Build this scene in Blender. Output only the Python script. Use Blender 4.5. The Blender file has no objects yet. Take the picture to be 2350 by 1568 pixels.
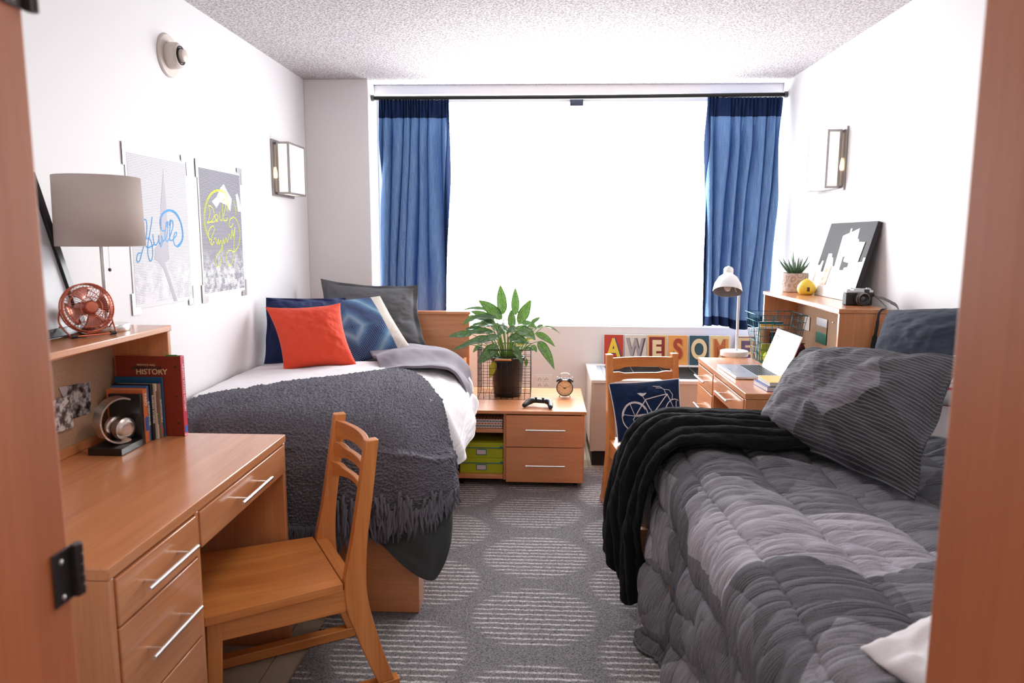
import bpy, bmesh, math, random
import numpy as np
from mathutils import Vector, Matrix, noise
R = math.radians
PI = math.pi
S = bpy.context.scene
COL = S.collection
# ---------------------------------------------------------------- camera
cam = bpy.data.cameras.new('camera'); camo = bpy.data.objects.new('camera', cam); COL.objects.link(camo)
cam.sensor_width = 36; cam.lens = 1680 / 2350 * 36; cam.clip_start = .02
rt = Vector((.99909158, .04240227, .0042506)); up = Vector((-.0101116, .13898521, .99024283)); fw = Vector((-.04139777, .98938625, -.13928771))
camo.matrix_world = Matrix(((rt.x, up.x, -fw.x, 0), (rt.y, up.y, -fw.y, 0), (rt.z, up.z, -fw.z, 1.42), (0, 0, 0, 1)))
cam.dof.use_dof = True; cam.dof.focus_distance = 3.5; cam.dof.aperture_fstop = 4.6
S.camera = camo
# ---------------------------------------------------------------- world, lamps, exposure
S.view_settings.view_transform = 'Standard'; S.view_settings.look = 'None'; S.view_settings.gamma = 1
S.view_settings.exposure = 0.0
S.view_settings.use_curve_mapping = False
W = bpy.data.worlds.new('sky'); S.world = W; W.use_nodes = True
bg = W.node_tree.nodes['Background']; bg.inputs[0].default_value = (.95, .975, 1, 1); bg.inputs[1].default_value = 15.5
def area(name, loc, rot, sx, sy, power, color=(1, 1, 1), portal=False):
    l = bpy.data.lights.new(name, 'AREA'); l.shape = 'RECTANGLE'; l.size = sx; l.size_y = sy; l.energy = power; l.color = color
    o = bpy.data.objects.new(name, l); COL.objects.link(o); o.location = loc; o.rotation_euler = rot
    if portal: l.cycles.is_portal = True
    return o
area('window_daylight', (.21, 5.32, 1.6), (R(-90), 0, 0), 2.7, 1.56, 1, portal=True)
area('hallway_ceiling_lamp', (0, -.75, 2.38), (0, 0, 0), 1.2, .6, 15, (1, .93, .84))
area('room_fill_light', (.1, 1.9, 2.415), (0, 0, 0), .5, .5, 10, (1, .92, .84))  # unseen fill below the ceiling, added to brighten the room

# ---------------------------------------------------------------- materials
MATS = {}
def nm(name):
    m = bpy.data.materials.new(name); m.use_nodes = True
    nt = m.node_tree; b = nt.nodes['Principled BSDF']; MATS[name] = m
    return m, nt, b
def nd(nt, t, **kw):
    n = nt.nodes.new(t)
    for k, v in kw.items():
        if k.startswith('i_'):
            key = k[2:]; key = int(key) if key.isdigit() else key.replace('_', ' ')
            n.inputs[key].default_value = v
        else: setattr(n, k, v)
    return n
def c4(c): return (c[0], c[1], c[2], 1)
def flat(name, col, rough=.5, metal=0, **kw):
    m, nt, b = nm(name)
    b.inputs['Base Color'].default_value = c4(col); b.inputs['Roughness'].default_value = rough; b.inputs['Metallic'].default_value = metal
    for k, v in kw.items(): b.inputs[k].default_value = v
    return m
def coords(nt, scale=(1, 1, 1), kind='Object'):
    tc = nd(nt, 'ShaderNodeTexCoord'); mp = nd(nt, 'ShaderNodeMapping'); mp.inputs['Scale'].default_value = scale
    nt.links.new(tc.outputs[kind], mp.inputs[0]); return mp.outputs[0]
def ramp(nt, fac, stops, interp='LINEAR'):
    r = nd(nt, 'ShaderNodeValToRGB'); r.color_ramp.interpolation = interp
    while len(r.color_ramp.elements) < len(stops): r.color_ramp.elements.new(.5)
    for e, (p, c) in zip(r.color_ramp.elements, stops): e.position = p; e.color = c4(c) if len(c) == 3 else c
    nt.links.new(fac, r.inputs[0]); return r.outputs[0]
def mix(nt, a, b, fac, mode='MIX'):
    n = nd(nt, 'ShaderNodeMix', data_type='RGBA', blend_type=mode)
    for s, v in ((n.inputs[6], a), (n.inputs[7], b), (n.inputs[0], fac)):
        if hasattr(v, 'links'): nt.links.new(v, s)
        elif isinstance(v, (int, float)): s.default_value = v
        else: s.default_value = c4(v)
    return n.outputs[2]
def mth(nt, op, a, b=None, c=None):
    n = nd(nt, 'ShaderNodeMath', operation=op)
    for s, v in zip(n.inputs, (a, b, c)):
        if v is None: continue
        if hasattr(v, 'links'): nt.links.new(v, s)
        else: s.default_value = v
    return n.outputs[0]
def bump(nt, b, h, strength=.3, dist=.01):
    n = nd(nt, 'ShaderNodeBump'); n.inputs['Strength'].default_value = strength; n.inputs['Distance'].default_value = dist
    nt.links.new(h, n.inputs['Height']); nt.links.new(n.outputs[0], b.inputs['Normal']); return n
def noisen(nt, vec, scale, detail=3, rough=.5):
    n = nd(nt, 'ShaderNodeTexNoise'); n.inputs['Scale'].default_value = scale; n.inputs['Detail'].default_value = detail; n.inputs['Roughness'].default_value = rough
    nt.links.new(vec, n.inputs['Vector']); return n.outputs['Fac']
def wood(name, ca, cb, axis, rough=.35, k=1.0, coat=.0):
    m, nt, b = nm(name)
    sc = [26 * k] * 3; sc['xyz'.index(axis)] = 1.5 * k
    v = coords(nt, tuple(sc)); n1 = noisen(nt, v, 1.0, 4, .6)
    sc2 = [160] * 3; sc2['xyz'.index(axis)] = 5
    n2 = noisen(nt, coords(nt, tuple(sc2)), 1.0, 2, .5)
    sc3 = [5] * 3; sc3['xyz'.index(axis)] = .8
    n3 = noisen(nt, coords(nt, tuple(sc3)), 1.0, 2, .5)
    f = mth(nt, 'ADD', mth(nt, 'MULTIPLY', n1, .5), mth(nt, 'MULTIPLY', n2, .3)); f = mth(nt, 'ADD', f, mth(nt, 'MULTIPLY', n3, .25))
    c = ramp(nt, f, [(.36, cb), (.66, ca)])
    nt.links.new(c, b.inputs['Base Color']); b.inputs['Roughness'].default_value = rough
    b.inputs['Coat Weight'].default_value = coat; b.inputs['Coat Roughness'].default_value = .15
    bump(nt, b, n2, .06, .002)
    return m
BA, BB = (.71, .302, .130), (.53, .192, .070)
for ax in 'xyz': wood('beech_' + ax, BA, BB, ax, .32, 1, .6)
OA, OB = (.76, .292, .080), (.53, .160, .034)
for ax in 'xyz': wood('oak_' + ax, OA, OB, ax, .36, .9, .2)
wood('jamb_wood', (.56, .175, .062), (.44, .12, .038), 'z', .55, .7)
def fabric(name, ca, cb, scale=900, bs=.25, rough=.9, sheen=.2, kind='Object', big=0):
    m, nt, b = nm(name)
    v = coords(nt, kind=kind); n = noisen(nt, v, scale, 2, .6)
    c = ramp(nt, n, [(.35, cb), (.65, ca)])
    if big: c = mix(nt, c, mix(nt, (1 - big,) * 3, (1 + big,) * 3, noisen(nt, v, 6, 2)), 1.0, 'MULTIPLY')
    nt.links.new(c, b.inputs['Base Color']); b.inputs['Roughness'].default_value = rough
    b.inputs['Sheen Weight'].default_value = sheen; b.inputs['Sheen Roughness'].default_value = .5
    b.inputs['Specular IOR Level'].default_value = .2
    bump(nt, b, n, bs, .002); return m
steel = flat('brushed_steel', (.72, .70, .68), .28, 1)
chrome = flat('chrome', (.8, .8, .82), .12, 1)
black = flat('black_plastic', (.008, .008, .009), .35)
blackm = flat('black_wire', (.012, .012, .014), .4, .3)
white = flat('white_plastic', (.82, .81, .80), .35)
whitem = flat('white_enamel', (.85, .85, .85), .25)
paper = flat('paper', (.82, .80, .76), .8)
dark = flat('dark_gap', (.01, .009, .008), .8)
MB_ = 0
def bx(*a): return a
# ---------------------------------------------------------------- geometry builder
class MB:
    def __init__(s): s.v = []; s.f = []; s.m = []; s.cur = 0
    def add(s, vs, fs):
        o = len(s.v); s.v += [tuple(p) for p in vs]
        for f in fs: s.f.append([i + o for i in f]); s.m.append(s.cur)
        return s
    def box(s, x0, x1, y0, y1, z0, z1, M=None):
        vs = [Vector((x, y, z)) for z in (z0, z1) for y in (y0, y1) for x in (x0, x1)]
        if M: vs = [M @ p for p in vs]
        return s.add(vs, [(0, 2, 3, 1), (4, 5, 7, 6), (0, 1, 5, 4), (1, 3, 7, 5), (3, 2, 6, 7), (2, 0, 4, 6)])
    def tube(s, pts, r, n=8, closed=False, cap=True):
        pts = [Vector(p) for p in pts]; k = len(pts)
        rs = r if isinstance(r, (list, tuple)) else [r] * k
        vs = []; prev = None
        for i, p in enumerate(pts):
            if closed: d = pts[(i + 1) % k] - pts[i - 1]
            else: d = pts[min(i + 1, k - 1)] - pts[max(i - 1, 0)]
            d.normalize()
            if prev is None:
                a = Vector((0, 0, 1)) if abs(d.z) < .9 else Vector((1, 0, 0))
                u = d.cross(a).normalized()
            else:
                u = prev - d * prev.dot(d)
                u = u.normalized() if u.length > 1e-6 else d.orthogonal().normalized()
            prev = u; w = d.cross(u)
            for j in range(n):
                t = 2 * PI * j / n; vs.append(p + (u * math.cos(t) + w * math.sin(t)) * rs[i])
        fs = []
        for i in range(k if closed else k - 1):
            for j in range(n):
                a = i * n + j; b = i * n + (j + 1) % n; c = ((i + 1) % k) * n + (j + 1) % n; d2 = ((i + 1) % k) * n + j
                fs.append((a, b, c, d2))
        if not closed and cap: fs += [tuple(range(n - 1, -1, -1)), tuple((k - 1) * n + j for j in range(n))]
        return s.add(vs, fs)
    def cyl(s, p0, p1, r0, r1=None, n=24): return s.tube([p0, p1], [r0, r0 if r1 is None else r1], n)
    def lathe(s, prof, c=(0, 0, 0), n=32, M=None, caps=True):
        vs = []; k = len(prof)
        for r_, z in prof:
            for j in range(n):
                t = 2 * PI * j / n; p = Vector((r_ * math.cos(t), r_ * math.sin(t), z))
                if M: p = M @ p
                vs.append(p + Vector(c))
        fs = [(i * n + j, i * n + (j + 1) % n, (i + 1) * n + (j + 1) % n, (i + 1) * n + j) for i in range(k - 1) for j in range(n)]
        if caps: fs += [tuple(range(n - 1, -1, -1)), tuple((k - 1) * n + j for j in range(n))]
        return s.add(vs, fs)
    def prism(s, poly, fn, t0, t1):
        """poly: 2-D outline, fn(a, b, t) -> 3-D point"""
        n = len(poly); vs = [fn(a, b, t0) for a, b in poly] + [fn(a, b, t1) for a, b in poly]
        return s.add(vs, [tuple(range(n - 1, -1, -1)), tuple(range(n, 2 * n))] + [(i, (i + 1) % n, n + (i + 1) % n, n + i) for i in range(n)])
    def grid(s, A):
        nv, nu = A.shape[:2]; vs = A.reshape(-1, 3).tolist()
        return s.add(vs, [(j * nu + i, j * nu + i + 1, (j + 1) * nu + i + 1, (j + 1) * nu + i) for j in range(nv - 1) for i in range(nu - 1)])
    def build(s, name, mat, parent=None, smooth=False, bevel=0, seg=2, loc=None, thick=0, rot=None):
        me = bpy.data.meshes.new(name); me.from_pydata(s.v, [], s.f)
        mats = mat if isinstance(mat, (list, tuple)) else [mat]
        for m_ in mats: me.materials.append(MATS[m_] if isinstance(m_, str) else m_)
        if len(mats) > 1: me.polygons.foreach_set('material_index', s.m)
        bm = bmesh.new(); bm.from_mesh(me); bmesh.ops.recalc_face_normals(bm, faces=bm.faces); bm.to_mesh(me); bm.free()
        o = bpy.data.objects.new(name, me); COL.objects.link(o)
        if parent: o.parent = parent
        if loc: o.location = loc
        if rot: o.rotation_euler = rot
        if bevel:
            b = o.modifiers.new('b', 'BEVEL'); b.width = bevel; b.segments = seg; b.limit_method = 'ANGLE'; b.angle_limit = R(40); b.harden_normals = False
        if thick:
            t = o.modifiers.new('s', 'SOLIDIFY'); t.thickness = thick; t.offset = 0
        if smooth is True: me.shade_smooth()
        elif smooth == 'auto' or (bevel and not smooth):
            me.shade_smooth(); me.set_sharp_from_angle(angle=R(35))
        return o
def box(name, mat, x0, x1, y0, y1, z0, z1, parent=None, bevel=.002, M=None):
    return MB().box(x0, x1, y0, y1, z0, z1, M).build(name, mat, parent, bevel=bevel)
def thing(name, label, cat, loc=(0, 0, 0), rz=0, group=None):
    o = bpy.data.objects.new(name, None); COL.objects.link(o); o.location = loc; o.rotation_euler = (0, 0, rz)
    o['label'] = label; o['category'] = cat; o.empty_display_size = .1
    if group: o['group'] = group
    return o
def tag(o, label, cat, group=None):
    o['label'] = label; o['category'] = cat
    if group: o['group'] = group
    return o
def struct(o): o['kind'] = 'structure'; return o
# ---------------------------------------------------------------- numpy noise and cloth surfaces
def _h(ix, iy, s):
    n = (ix.astype(np.int64) * 374761393 + iy.astype(np.int64) * 668265263 + s * 974711) & 0xffffffff
    n = ((n ^ (n >> 13)) * 1274126177) & 0xffffffff
    return ((n ^ (n >> 16)) & 0xffff) / 65535.0
def vn(x, y, s=0):
    ix = np.floor(x); iy = np.floor(y); fx = x - ix; fy = y - iy; fx = fx * fx * fx * (fx * (fx * 6 - 15) + 10); fy = fy * fy * fy * (fy * (fy * 6 - 15) + 10)
    a = _h(ix, iy, s); b = _h(ix + 1, iy, s); c = _h(ix, iy + 1, s); d = _h(ix + 1, iy + 1, s)
    return (a * (1 - fx) + b * fx) * (1 - fy) + (c * (1 - fx) + d * fx) * fy - .5
def fbm(x, y, o=3, s=0):
    t = 0; a = 1
    for i in range(o): t = t + a * vn(x, y, s + i); x = x * 2.03 + 7.1; y = y * 2.03 + 3.7; a *= .5
    return t
def worley(x, y, s=0):
    ix = np.floor(x); iy = np.floor(y); best = np.full(x.shape, 9.0)
    for dx in (-1, 0, 1):
        for dy in (-1, 0, 1):
            cx = ix + dx; cy = iy + dy
            d = (cx + _h(cx, cy, s) - x) ** 2 + (cy + _h(cx, cy, s + 9) - y) ** 2
            best = np.minimum(best, d)
    return np.sqrt(best)
def crom(P, t):
    """Catmull-Rom along axis 0 of P (k, ..., 3) at params t in 0..k-1"""
    k = P.shape[0]; i = np.clip(np.floor(t).astype(int), 0, k - 2); f = (t - i)[:, None, None]
    g = lambda j: P[np.clip(j, 0, k - 1)]
    p0 = np.where((i == 0)[:, None, None], 2 * g(i) - g(i + 1), g(i - 1)); p1 = g(i); p2 = g(i + 1)
    p3 = np.where((i == k - 2)[:, None, None], 2 * g(i + 1) - g(i), g(i + 2))
    return .5 * (2 * p1 + (p2 - p0) * f + (2 * p0 - 5 * p1 + 4 * p2 - p3) * f ** 2 + (3 * p1 - p0 - 3 * p2 + p3) * f ** 3)
def loft(ctrl, nu, nv):
    C = np.array(ctrl, float); k, m = C.shape[:2]
    A = crom(C, np.linspace(0, k - 1, nv)); A = np.swapaxes(A, 0, 1)
    A = crom(A, np.linspace(0, m - 1, nu)); A = np.swapaxes(A, 0, 1)
    return A
def normals(A):
    du = np.gradient(A, axis=1); dv = np.gradient(A, axis=0); n = np.cross(du, dv)
    return n / np.maximum(np.linalg.norm(n, axis=2, keepdims=True), 1e-9)
def cloth(name, A, mat, parent=None, uv=None, thick=.006, smooth=True):
    o = MB().grid(A).build(name, mat, parent, smooth=smooth, thick=thick)
    nv, nu = A.shape[:2]; me = o.data
    if uv is None:
        L = np.linalg.norm(np.diff(A, axis=1), axis=2).mean(0).sum(); H_ = np.linalg.norm(np.diff(A, axis=0), axis=2).mean(1).sum()
        U, V = np.meshgrid(np.linspace(0, L, nu), np.linspace(0, H_, nv)); uv = np.stack([U, V], 2)
    lay = me.uv_layers.new(name='uv'); vi = np.zeros(len(me.loops), int); me.loops.foreach_get('vertex_index', vi)
    lay.data.foreach_set('uv', uv.reshape(-1, 2)[vi].ravel()); return o
def pillow(name, c, T, mat, parent=None, n=60, pinch=.06, flange=0, wr=.006, seed=0, sag=0, label=None, p=2.2, out=None, uvs=None, back=None):
    """c = BL, BR, TL, TR corners seen from the front; T = half thickness"""
    BL, BR, TL, TR = [np.array(q, float) for q in c]
    t = np.linspace(-1, 1, n); U, V = np.meshgrid(t, t)
    w = np.linalg.norm(BR - BL); h = np.linalg.norm(TL - BL)
    N = np.cross(BR - BL, TL - BL); N /= np.linalg.norm(N)
    def base(U, V):
        Uo = U * (1 - pinch * (1 - V ** 2) * U ** 2); Vo = V * (1 - pinch * (1 - U ** 2) * V ** 2)
        a = ((Uo + 1) / 2)[..., None]; b = ((Vo + 1) / 2)[..., None]
        return (BL * (1 - a) + BR * a) * (1 - b) + (TL * (1 - a) + TR * a) * b
    def hgt(U, V):
        f = 1 - flange
        u = np.clip(np.abs(U) / f, 0, 1); v = np.clip(np.abs(V) / f, 0, 1)
        e = ((1 - u ** p) * (1 - v ** p)) ** .55
        e = e * (1 + .10 * fbm(U * 1.6 + seed, V * 1.6, 2, seed))
        r = np.sqrt(U ** 2 + V ** 2)
        ang = np.arctan2(V, U)
        cr = np.clip(r - .35, 0, 1) * np.sin(ang * 17 + 4 * fbm(U * 2, V * 2, 2, seed + 3)) * .5 * np.abs(np.sin(2 * ang))
        return T * e * (1 - sag * V * .35) + (wr * fbm(U * 4 + 9, V * 4 + seed, 3, seed + 5) * 1.6 + wr * cr) * (.25 + e)
    B = base(U, V)
    rip = 0
    if flange: rip = (np.maximum(np.abs(U), np.abs(V)) > 1 - flange) * .010 * np.sin((U * 9 + V * 7 + seed))
    F = B + N * (hgt(U, V) + .002 + rip)[..., None]; K = B - N * (hgt(-U, V) * (.9 if back is None else back) + .002 - rip)[..., None]
    mb = MB(); mb.grid(F); o2 = n * n; mb.grid(K[:, ::-1])
    idx = lambda j, i: j * n + i; kdx = lambda j, i: o2 + j * n + (n - 1 - i)
    for i in range(n - 1):
        for j in (0, n - 1): mb.f.append([idx(j, i), idx(j, i + 1), kdx(j, i + 1), kdx(j, i)]); mb.m.append(0)
        for k_ in (0, n - 1): mb.f.append([idx(i, k_), idx(i + 1, k_), kdx(i + 1, k_), kdx(i, k_)]); mb.m.append(0)
    o = mb.build(name, mat, parent, smooth=True)
    me = o.data; lay = me.uv_layers.new(name='uv'); vi = np.zeros(len(me.loops), int); me.loops.foreach_get('vertex_index', vi)
    uv = np.stack([(U + 1) / 2 * w, (V + 1) / 2 * h], 2); uv = np.concatenate([uv.reshape(-1, 2), uv[:, ::-1].reshape(-1, 2)])
    lay.data.foreach_set('uv', uv[vi].ravel())
    def surf(u, v):      # u, v in 0..1 -> point on the front
        U_ = np.array([[u * 2 - 1]]); V_ = np.array([[v * 2 - 1]])
        return Vector((base(U_, V_) + N * (hgt(U_, V_) + .004)[..., None])[0, 0])
    o['_'] = 0; del o['_']
    return o, surf
def text(name, body, mat, parent, M, size=.1, ext=.0005, off=0.0, shear=0, font=None, sx=1):
    cu = bpy.data.curves.new(name, 'FONT'); cu.body = body; cu.size = size; cu.extrude = ext; cu.offset = off; cu.shear = shear
    cu.align_x = 'CENTER'; cu.align_y = 'CENTER'
    t = bpy.data.objects.new('tmp', cu); COL.objects.link(t)
    dg = bpy.context.evaluated_depsgraph_get(); me = bpy.data.meshes.new_from_object(t.evaluated_get(dg)); bpy.data.objects.remove(t)
    me.transform(M @ Matrix.Diagonal((sx, 1, 1, 1))); me.materials.clear(); me.materials.append(MATS[mat] if isinstance(mat, str) else mat)
    o = bpy.data.objects.new(name, me); COL.objects.link(o); o.parent = parent; return o
from mathutils.bvhtree import BVHTree
def push_out(A, objs, centre, gap):
    """lift the cloth points A off the cloths in objs so that it lies on them"""
    trees = []
    for o in objs: trees.append(BVHTree.FromPolygons([v.co.copy() for v in o.data.vertices], [tuple(p.vertices) for p in o.data.polygons]))
    S_ = A.reshape(-1, 3); c0 = Vector(centre)
    for tr_ in trees:
        for i in range(len(S_)):
            p = Vector(S_[i]); loc_, n_, ix, d_ = tr_.find_nearest(p, .16)
            if loc_ is None: continue
            c = Vector((c0.x, min(max(loc_.y, c0.y - 1), c0.y + 1) if True else c0.y, c0.z))
            if n_.dot(loc_ - Vector((c0.x, c0.y, c0.z))) < 0: n_ = -n_
            if (p - loc_ - n_ * (p - loc_).dot(n_)).length < .02 and (p - loc_).dot(n_) < gap: S_[i] = (loc_ + n_ * gap + (p - loc_ - n_ * (p - loc_).dot(n_)))[:]
    return A
def blur(A, k=2):
    for _ in range(k):
        B = A.copy(); B[1:-1] = (A[:-2] + A[2:] + 2 * A[1:-1]) / 4; A = B.copy(); A[:, 1:-1] = (B[:, :-2] + B[:, 2:] + 2 * B[:, 1:-1]) / 4
    return A
def frame_M(o, xa, ya, za=None):
    xa = Vector(xa).normalized(); ya = Vector(ya).normalized(); za = xa.cross(ya) if za is None else Vector(za)
    return Matrix(((xa.x, ya.x, za.x, o[0]), (xa.y, ya.y, za.y, o[1]), (xa.z, ya.z, za.z, o[2]), (0, 0, 0, 1)))
def smoothpts(pts, k=4):
    P_ = np.array(pts, float)[:, None, :]; n = (len(pts) - 1) * k + 1
    return [Vector(q) for q in crom(P_, np.linspace(0, len(pts) - 1, n))[:, 0, :]]

# ================================================================ THE ROOM
XL, XR, YB, ZC = -1.571, 1.571, 5.10, 2.44
m, nt, b = nm('wall_paint'); b.inputs['Base Color'].default_value = (.82, .80, .805, 1); b.inputs['Roughness'].default_value = .6
bump(nt, b, noisen(nt, coords(nt), 220, 3), .05, .003)
m, nt, b = nm('popcorn_ceiling'); v = coords(nt); n = noisen(nt, v, 95, 3, .65)
nt.links.new(ramp(nt, n, [(.38, (.36, .32, .33)), (.58, (.76, .73, .745))]), b.inputs['Base Color']); b.inputs['Roughness'].default_value = .95; bump(nt, b, n, .8, .012)
m, nt, b = nm('vinyl_tile'); v = coords(nt); br = nd(nt, 'ShaderNodeTexBrick', offset=0.0); nt.links.new(v, br.inputs['Vector'])
br.inputs['Color1'].default_value = (.50, .43, .33, 1); br.inputs['Color2'].default_value = (.46, .40, .31, 1); br.inputs['Mortar'].default_value = (.18, .15, .11, 1)
br.inputs['Scale'].default_value = 1; br.inputs['Brick Width'].default_value = .3; br.inputs['Row Height'].default_value = .3; br.inputs['Mortar Size'].default_value = .002
nt.links.new(br.outputs['Color'], b.inputs['Base Color']); b.inputs['Roughness'].default_value = .35
# carpet: heathered grey pile, pale broken lines, plain bands curving round the discs
m, nt, b = nm('carpet_pile'); v = coords(nt)
sx = nd(nt, 'ShaderNodeSeparateXYZ'); nt.links.new(v, sx.inputs[0])
fine = noisen(nt, v, 330, 2, .8); mid = noisen(nt, v, 90, 2, .7); lo = noisen(nt, v, 26, 2)
yy = mth(nt, 'ADD', sx.outputs[1], mth(nt, 'MULTIPLY', mth(nt, 'SUBTRACT', lo, .5), .012))
st = mth(nt, 'PINGPONG', mth(nt, 'MULTIPLY', yy, 1 / .034), .5)
line = ramp(nt, mth(nt, 'ADD', st, mth(nt, 'MULTIPLY', mth(nt, 'SUBTRACT', fine, .5), .55)), [(.30, (0, 0, 0)), (.42, (1, 1, 1))])
def disc(cx, cy, rr):
    fx = mth(nt, 'PINGPONG', mth(nt, 'ADD', sx.outputs[0], 40 * .92 - cx), .46); fy = mth(nt, 'PINGPONG', mth(nt, 'ADD', sx.outputs[1], 40 * .53 - cy), .265)
    d = mth(nt, 'SQRT', mth(nt, 'ADD', mth(nt, 'POWER', fx, 2), mth(nt, 'POWER', mth(nt, 'MULTIPLY', fy, 1.06), 2)))
    return ramp(nt, mth(nt, 'ADD', d, mth(nt, 'MULTIPLY', mth(nt, 'SUBTRACT', mid, .5), .05)), [(rr - .012, (1, 1, 1)), (rr + .012, (0, 0, 0))])
keep = mth(nt, 'MAXIMUM', disc(-.02, 3.12, .232), disc(.44, 3.385, .232))
ln = mth(nt, 'MULTIPLY', mth(nt, 'MULTIPLY', line, keep), ramp(nt, mid, [(.36, (.12, .12, .12)), (.54, (1, 1, 1))]))
basec = ramp(nt, mth(nt, 'ADD', mth(nt, 'MULTIPLY', fine, .5), mth(nt, 'MULTIPLY', noisen(nt, v, 170, 2, .8), .5)), [(.34, (.030, .029, .034)), (.66, (.46, .44, .46))]); cc = mix(nt, basec, (.88, .83, .82), mth(nt, 'MULTIPLY', ln, .85))
nt.links.new(cc, b.inputs['Base Color']); b.inputs['Roughness'].default_value = 1; b.inputs['Specular IOR Level'].default_value = .05
bump(nt, b, mth(nt, 'ADD', fine, mid), .9, .006)

struct(box('floor', 'vinyl_tile', XL - .2, XR + .2, -1.7, 5.4, -.1, 0, bevel=0))
struct(box('ceiling', 'popcorn_ceiling', XL - .2, XR + .2, -1.7, 5.4, ZC, ZC + .1, bevel=0))
struct(box('wall_left', 'wall_paint', XL - .12, XL, .6, 5.4, 0, ZC, bevel=0))
struct(box('wall_right', 'wall_paint', XR, XR + .12, .6, 5.4, 0, ZC, bevel=0))
wb = MB(); wb.box(XL, -1.15, 4.89, 5.4, 0, ZC); wb.box(-1.15, XR, YB, 5.22, 0, .815); wb.box(-1.15, XR, 5.08, 5.22, 2.378, ZC)
struct(wb.build('wall_back', 'wall_paint', bevel=.003))
wf = MB(); wf.box(XL, -.57, .6, .72, 0, ZC); wf.box(.45, XR, .6, .72, 0, ZC); wf.box(-.57, .45, .6, .72, 2.12, ZC)
struct(wf.build('wall_front', 'wall_paint'))
wh = MB(); wh.box(-1.35, -1.25, -1.6, .6, 0, ZC); wh.box(1.25, 1.35, -1.6, .6, 0, ZC); wh.box(-1.35, 1.35, -1.7, -1.6, 0, ZC)
struct(wh.build('wall_hallway', 'wall_paint'))
# window
gm, gt, gb = nm('window_glass')
tr = nd(gt, 'ShaderNodeBsdfTransparent'); gl = nd(gt, 'ShaderNodeBsdfGlossy'); gl.inputs['Roughness'].default_value = .02; mx = nd(gt, 'ShaderNodeMixShader', i_0=.04)
gt.links.new(tr.outputs[0], mx.inputs[1]); gt.links.new(gl.outputs[0], mx.inputs[2]); gt.links.new(mx.outputs[0], gt.nodes['Material Output'].inputs[0])
alu = flat('window_frame_metal', (.55, .55, .56), .45, .3)
wr = struct(bpy.data.objects.new('window_1', None)); COL.objects.link(wr)
f = MB()
f.box(-1.15, XR, 5.16, 5.20, .8155, .826); f.box(-1.15, XR, 5.15, 5.20, 2.34, 2.378); f.box(-1.15, -1.115, 5.15, 5.20, .826, 2.34); f.box(XR - .035, XR, 5.15, 5.20, .826, 2.34)
f.build('window_frame', alu, wr, bevel=.002)
struct(MB().box(-1.115, XR - .035, 5.172, 5.178, .826, 2.34).build('pane', gm, wr))
box('window_latch', flat('latch_dark', (.05, .06, .09), .4, .5), .17, .26, 5.13, 5.15, 2.31, 2.375, wr)
# door frame we look through
def jamb(nmn, x0, x1, y1):
    o = box(nmn, 'jamb_wood', x0, x1, .52, y1, 0, 2.12, bevel=.004); struct(o); return o
dl = bpy.data.objects.new('door_1', None); COL.objects.link(dl); struct(dl)
j1 = jamb('door_frame', -.575, -.519, .745); j2 = jamb('door_frame', .39, .455, .705); j3 = box('door_frame', 'jamb_wood', -.575, .455, .52, .72, 2.08, 2.14, bevel=.004)
for j in (j1, j2, j3): j.parent = dl
bronze = flat('dark_bronze_hinge', (.09, .075, .075), .35, .9)
for z0, z1 in ((1.642, 1.712), (1.024, 1.084)):
    h = MB(); h.box(-.5185, -.5165, .715, .745, z0, z1)
    for i in range(5): h.cyl((-.514, .752, z0 + (z1 - z0) * (i + .04) / 5), (-.514, .752, z0 + (z1 - z0) * (i + .96) / 5), .0058, n=14)
    h.box(-.5185, -.510, .744, .752, z0, z1)
    ho = h.build('hinge', bronze, dl, bevel=.0006)
    for zz in (z0 + .008, z1 - .012):
        MB().lathe([(.0001, 0), (.0026, 0), (.0030, .0015), (.0001, .003)], n=12, M=Matrix.Rotation(R(90), 4, 'Y'), c=(-.5168, .727, zz)).build('screw', steel, ho)
# carpet
cp = box('carpet', 'carpet_pile', -.80, XR - .002, .74, 4.42, .0005, .010, bevel=.003)
tag(cp, 'heathered grey carpet with broken pale lines and overlapping circles', 'carpet')
# ---------------------------------------------------------------- curtains on a tension rod
rod = thing('curtain_rod', 'thin black tension rod across the top of the window', 'curtain rod')
MB().tube([(-1.148, 4.99, 2.338), (.2, 4.99, 2.340), (1.569, 4.99, 2.352)], .0135, 14).build('rod', flat('rod_black', (.012, .010, .010), .45, .4), rod, smooth='auto')
for x, z in ((-1.14, 2.338), (1.56, 2.352)): MB().cyl((x - .009, 4.99, z), (x + .009, 4.99, z), .021, n=20).build('end_cap', flat('cap%g' % x, (.07, .075, .08), .5), rod, smooth='auto')
def denim(name, ca, cb, tl=.35):
    m, nt, b = nm(name); v = coords(nt, kind='UV'); n = noisen(nt, v, 260, 3, .8)
    st_ = nd(nt, 'ShaderNodeMapping'); st_.inputs['Scale'].default_value = (300, 9, 1); nt.links.new(v, st_.inputs[0]); n2 = noisen(nt, st_.outputs[0], 1, 2)
    c = ramp(nt, mth(nt, 'ADD', mth(nt, 'MULTIPLY', n, .65), mth(nt, 'MULTIPLY', n2, .35)), [(.36, cb), (.64, ca)])
    nt.links.new(c, b.inputs['Base Color']); b.inputs['Roughness'].default_value = .95; b.inputs['Specular IOR Level'].default_value = .1; bump(nt, b, n, .3, .002)
    if tl:
        t_ = nd(nt, 'ShaderNodeBsdfTranslucent'); nt.links.new(c, t_.inputs[0]); ms = nd(nt, 'ShaderNodeMixShader', i_0=tl)
        nt.links.new(b.outputs[0], ms.inputs[1]); nt.links.new(t_.outputs[0], ms.inputs[2]); nt.links.new(ms.outputs[0], nt.nodes['Material Output'].inputs[0])
    return m
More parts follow.
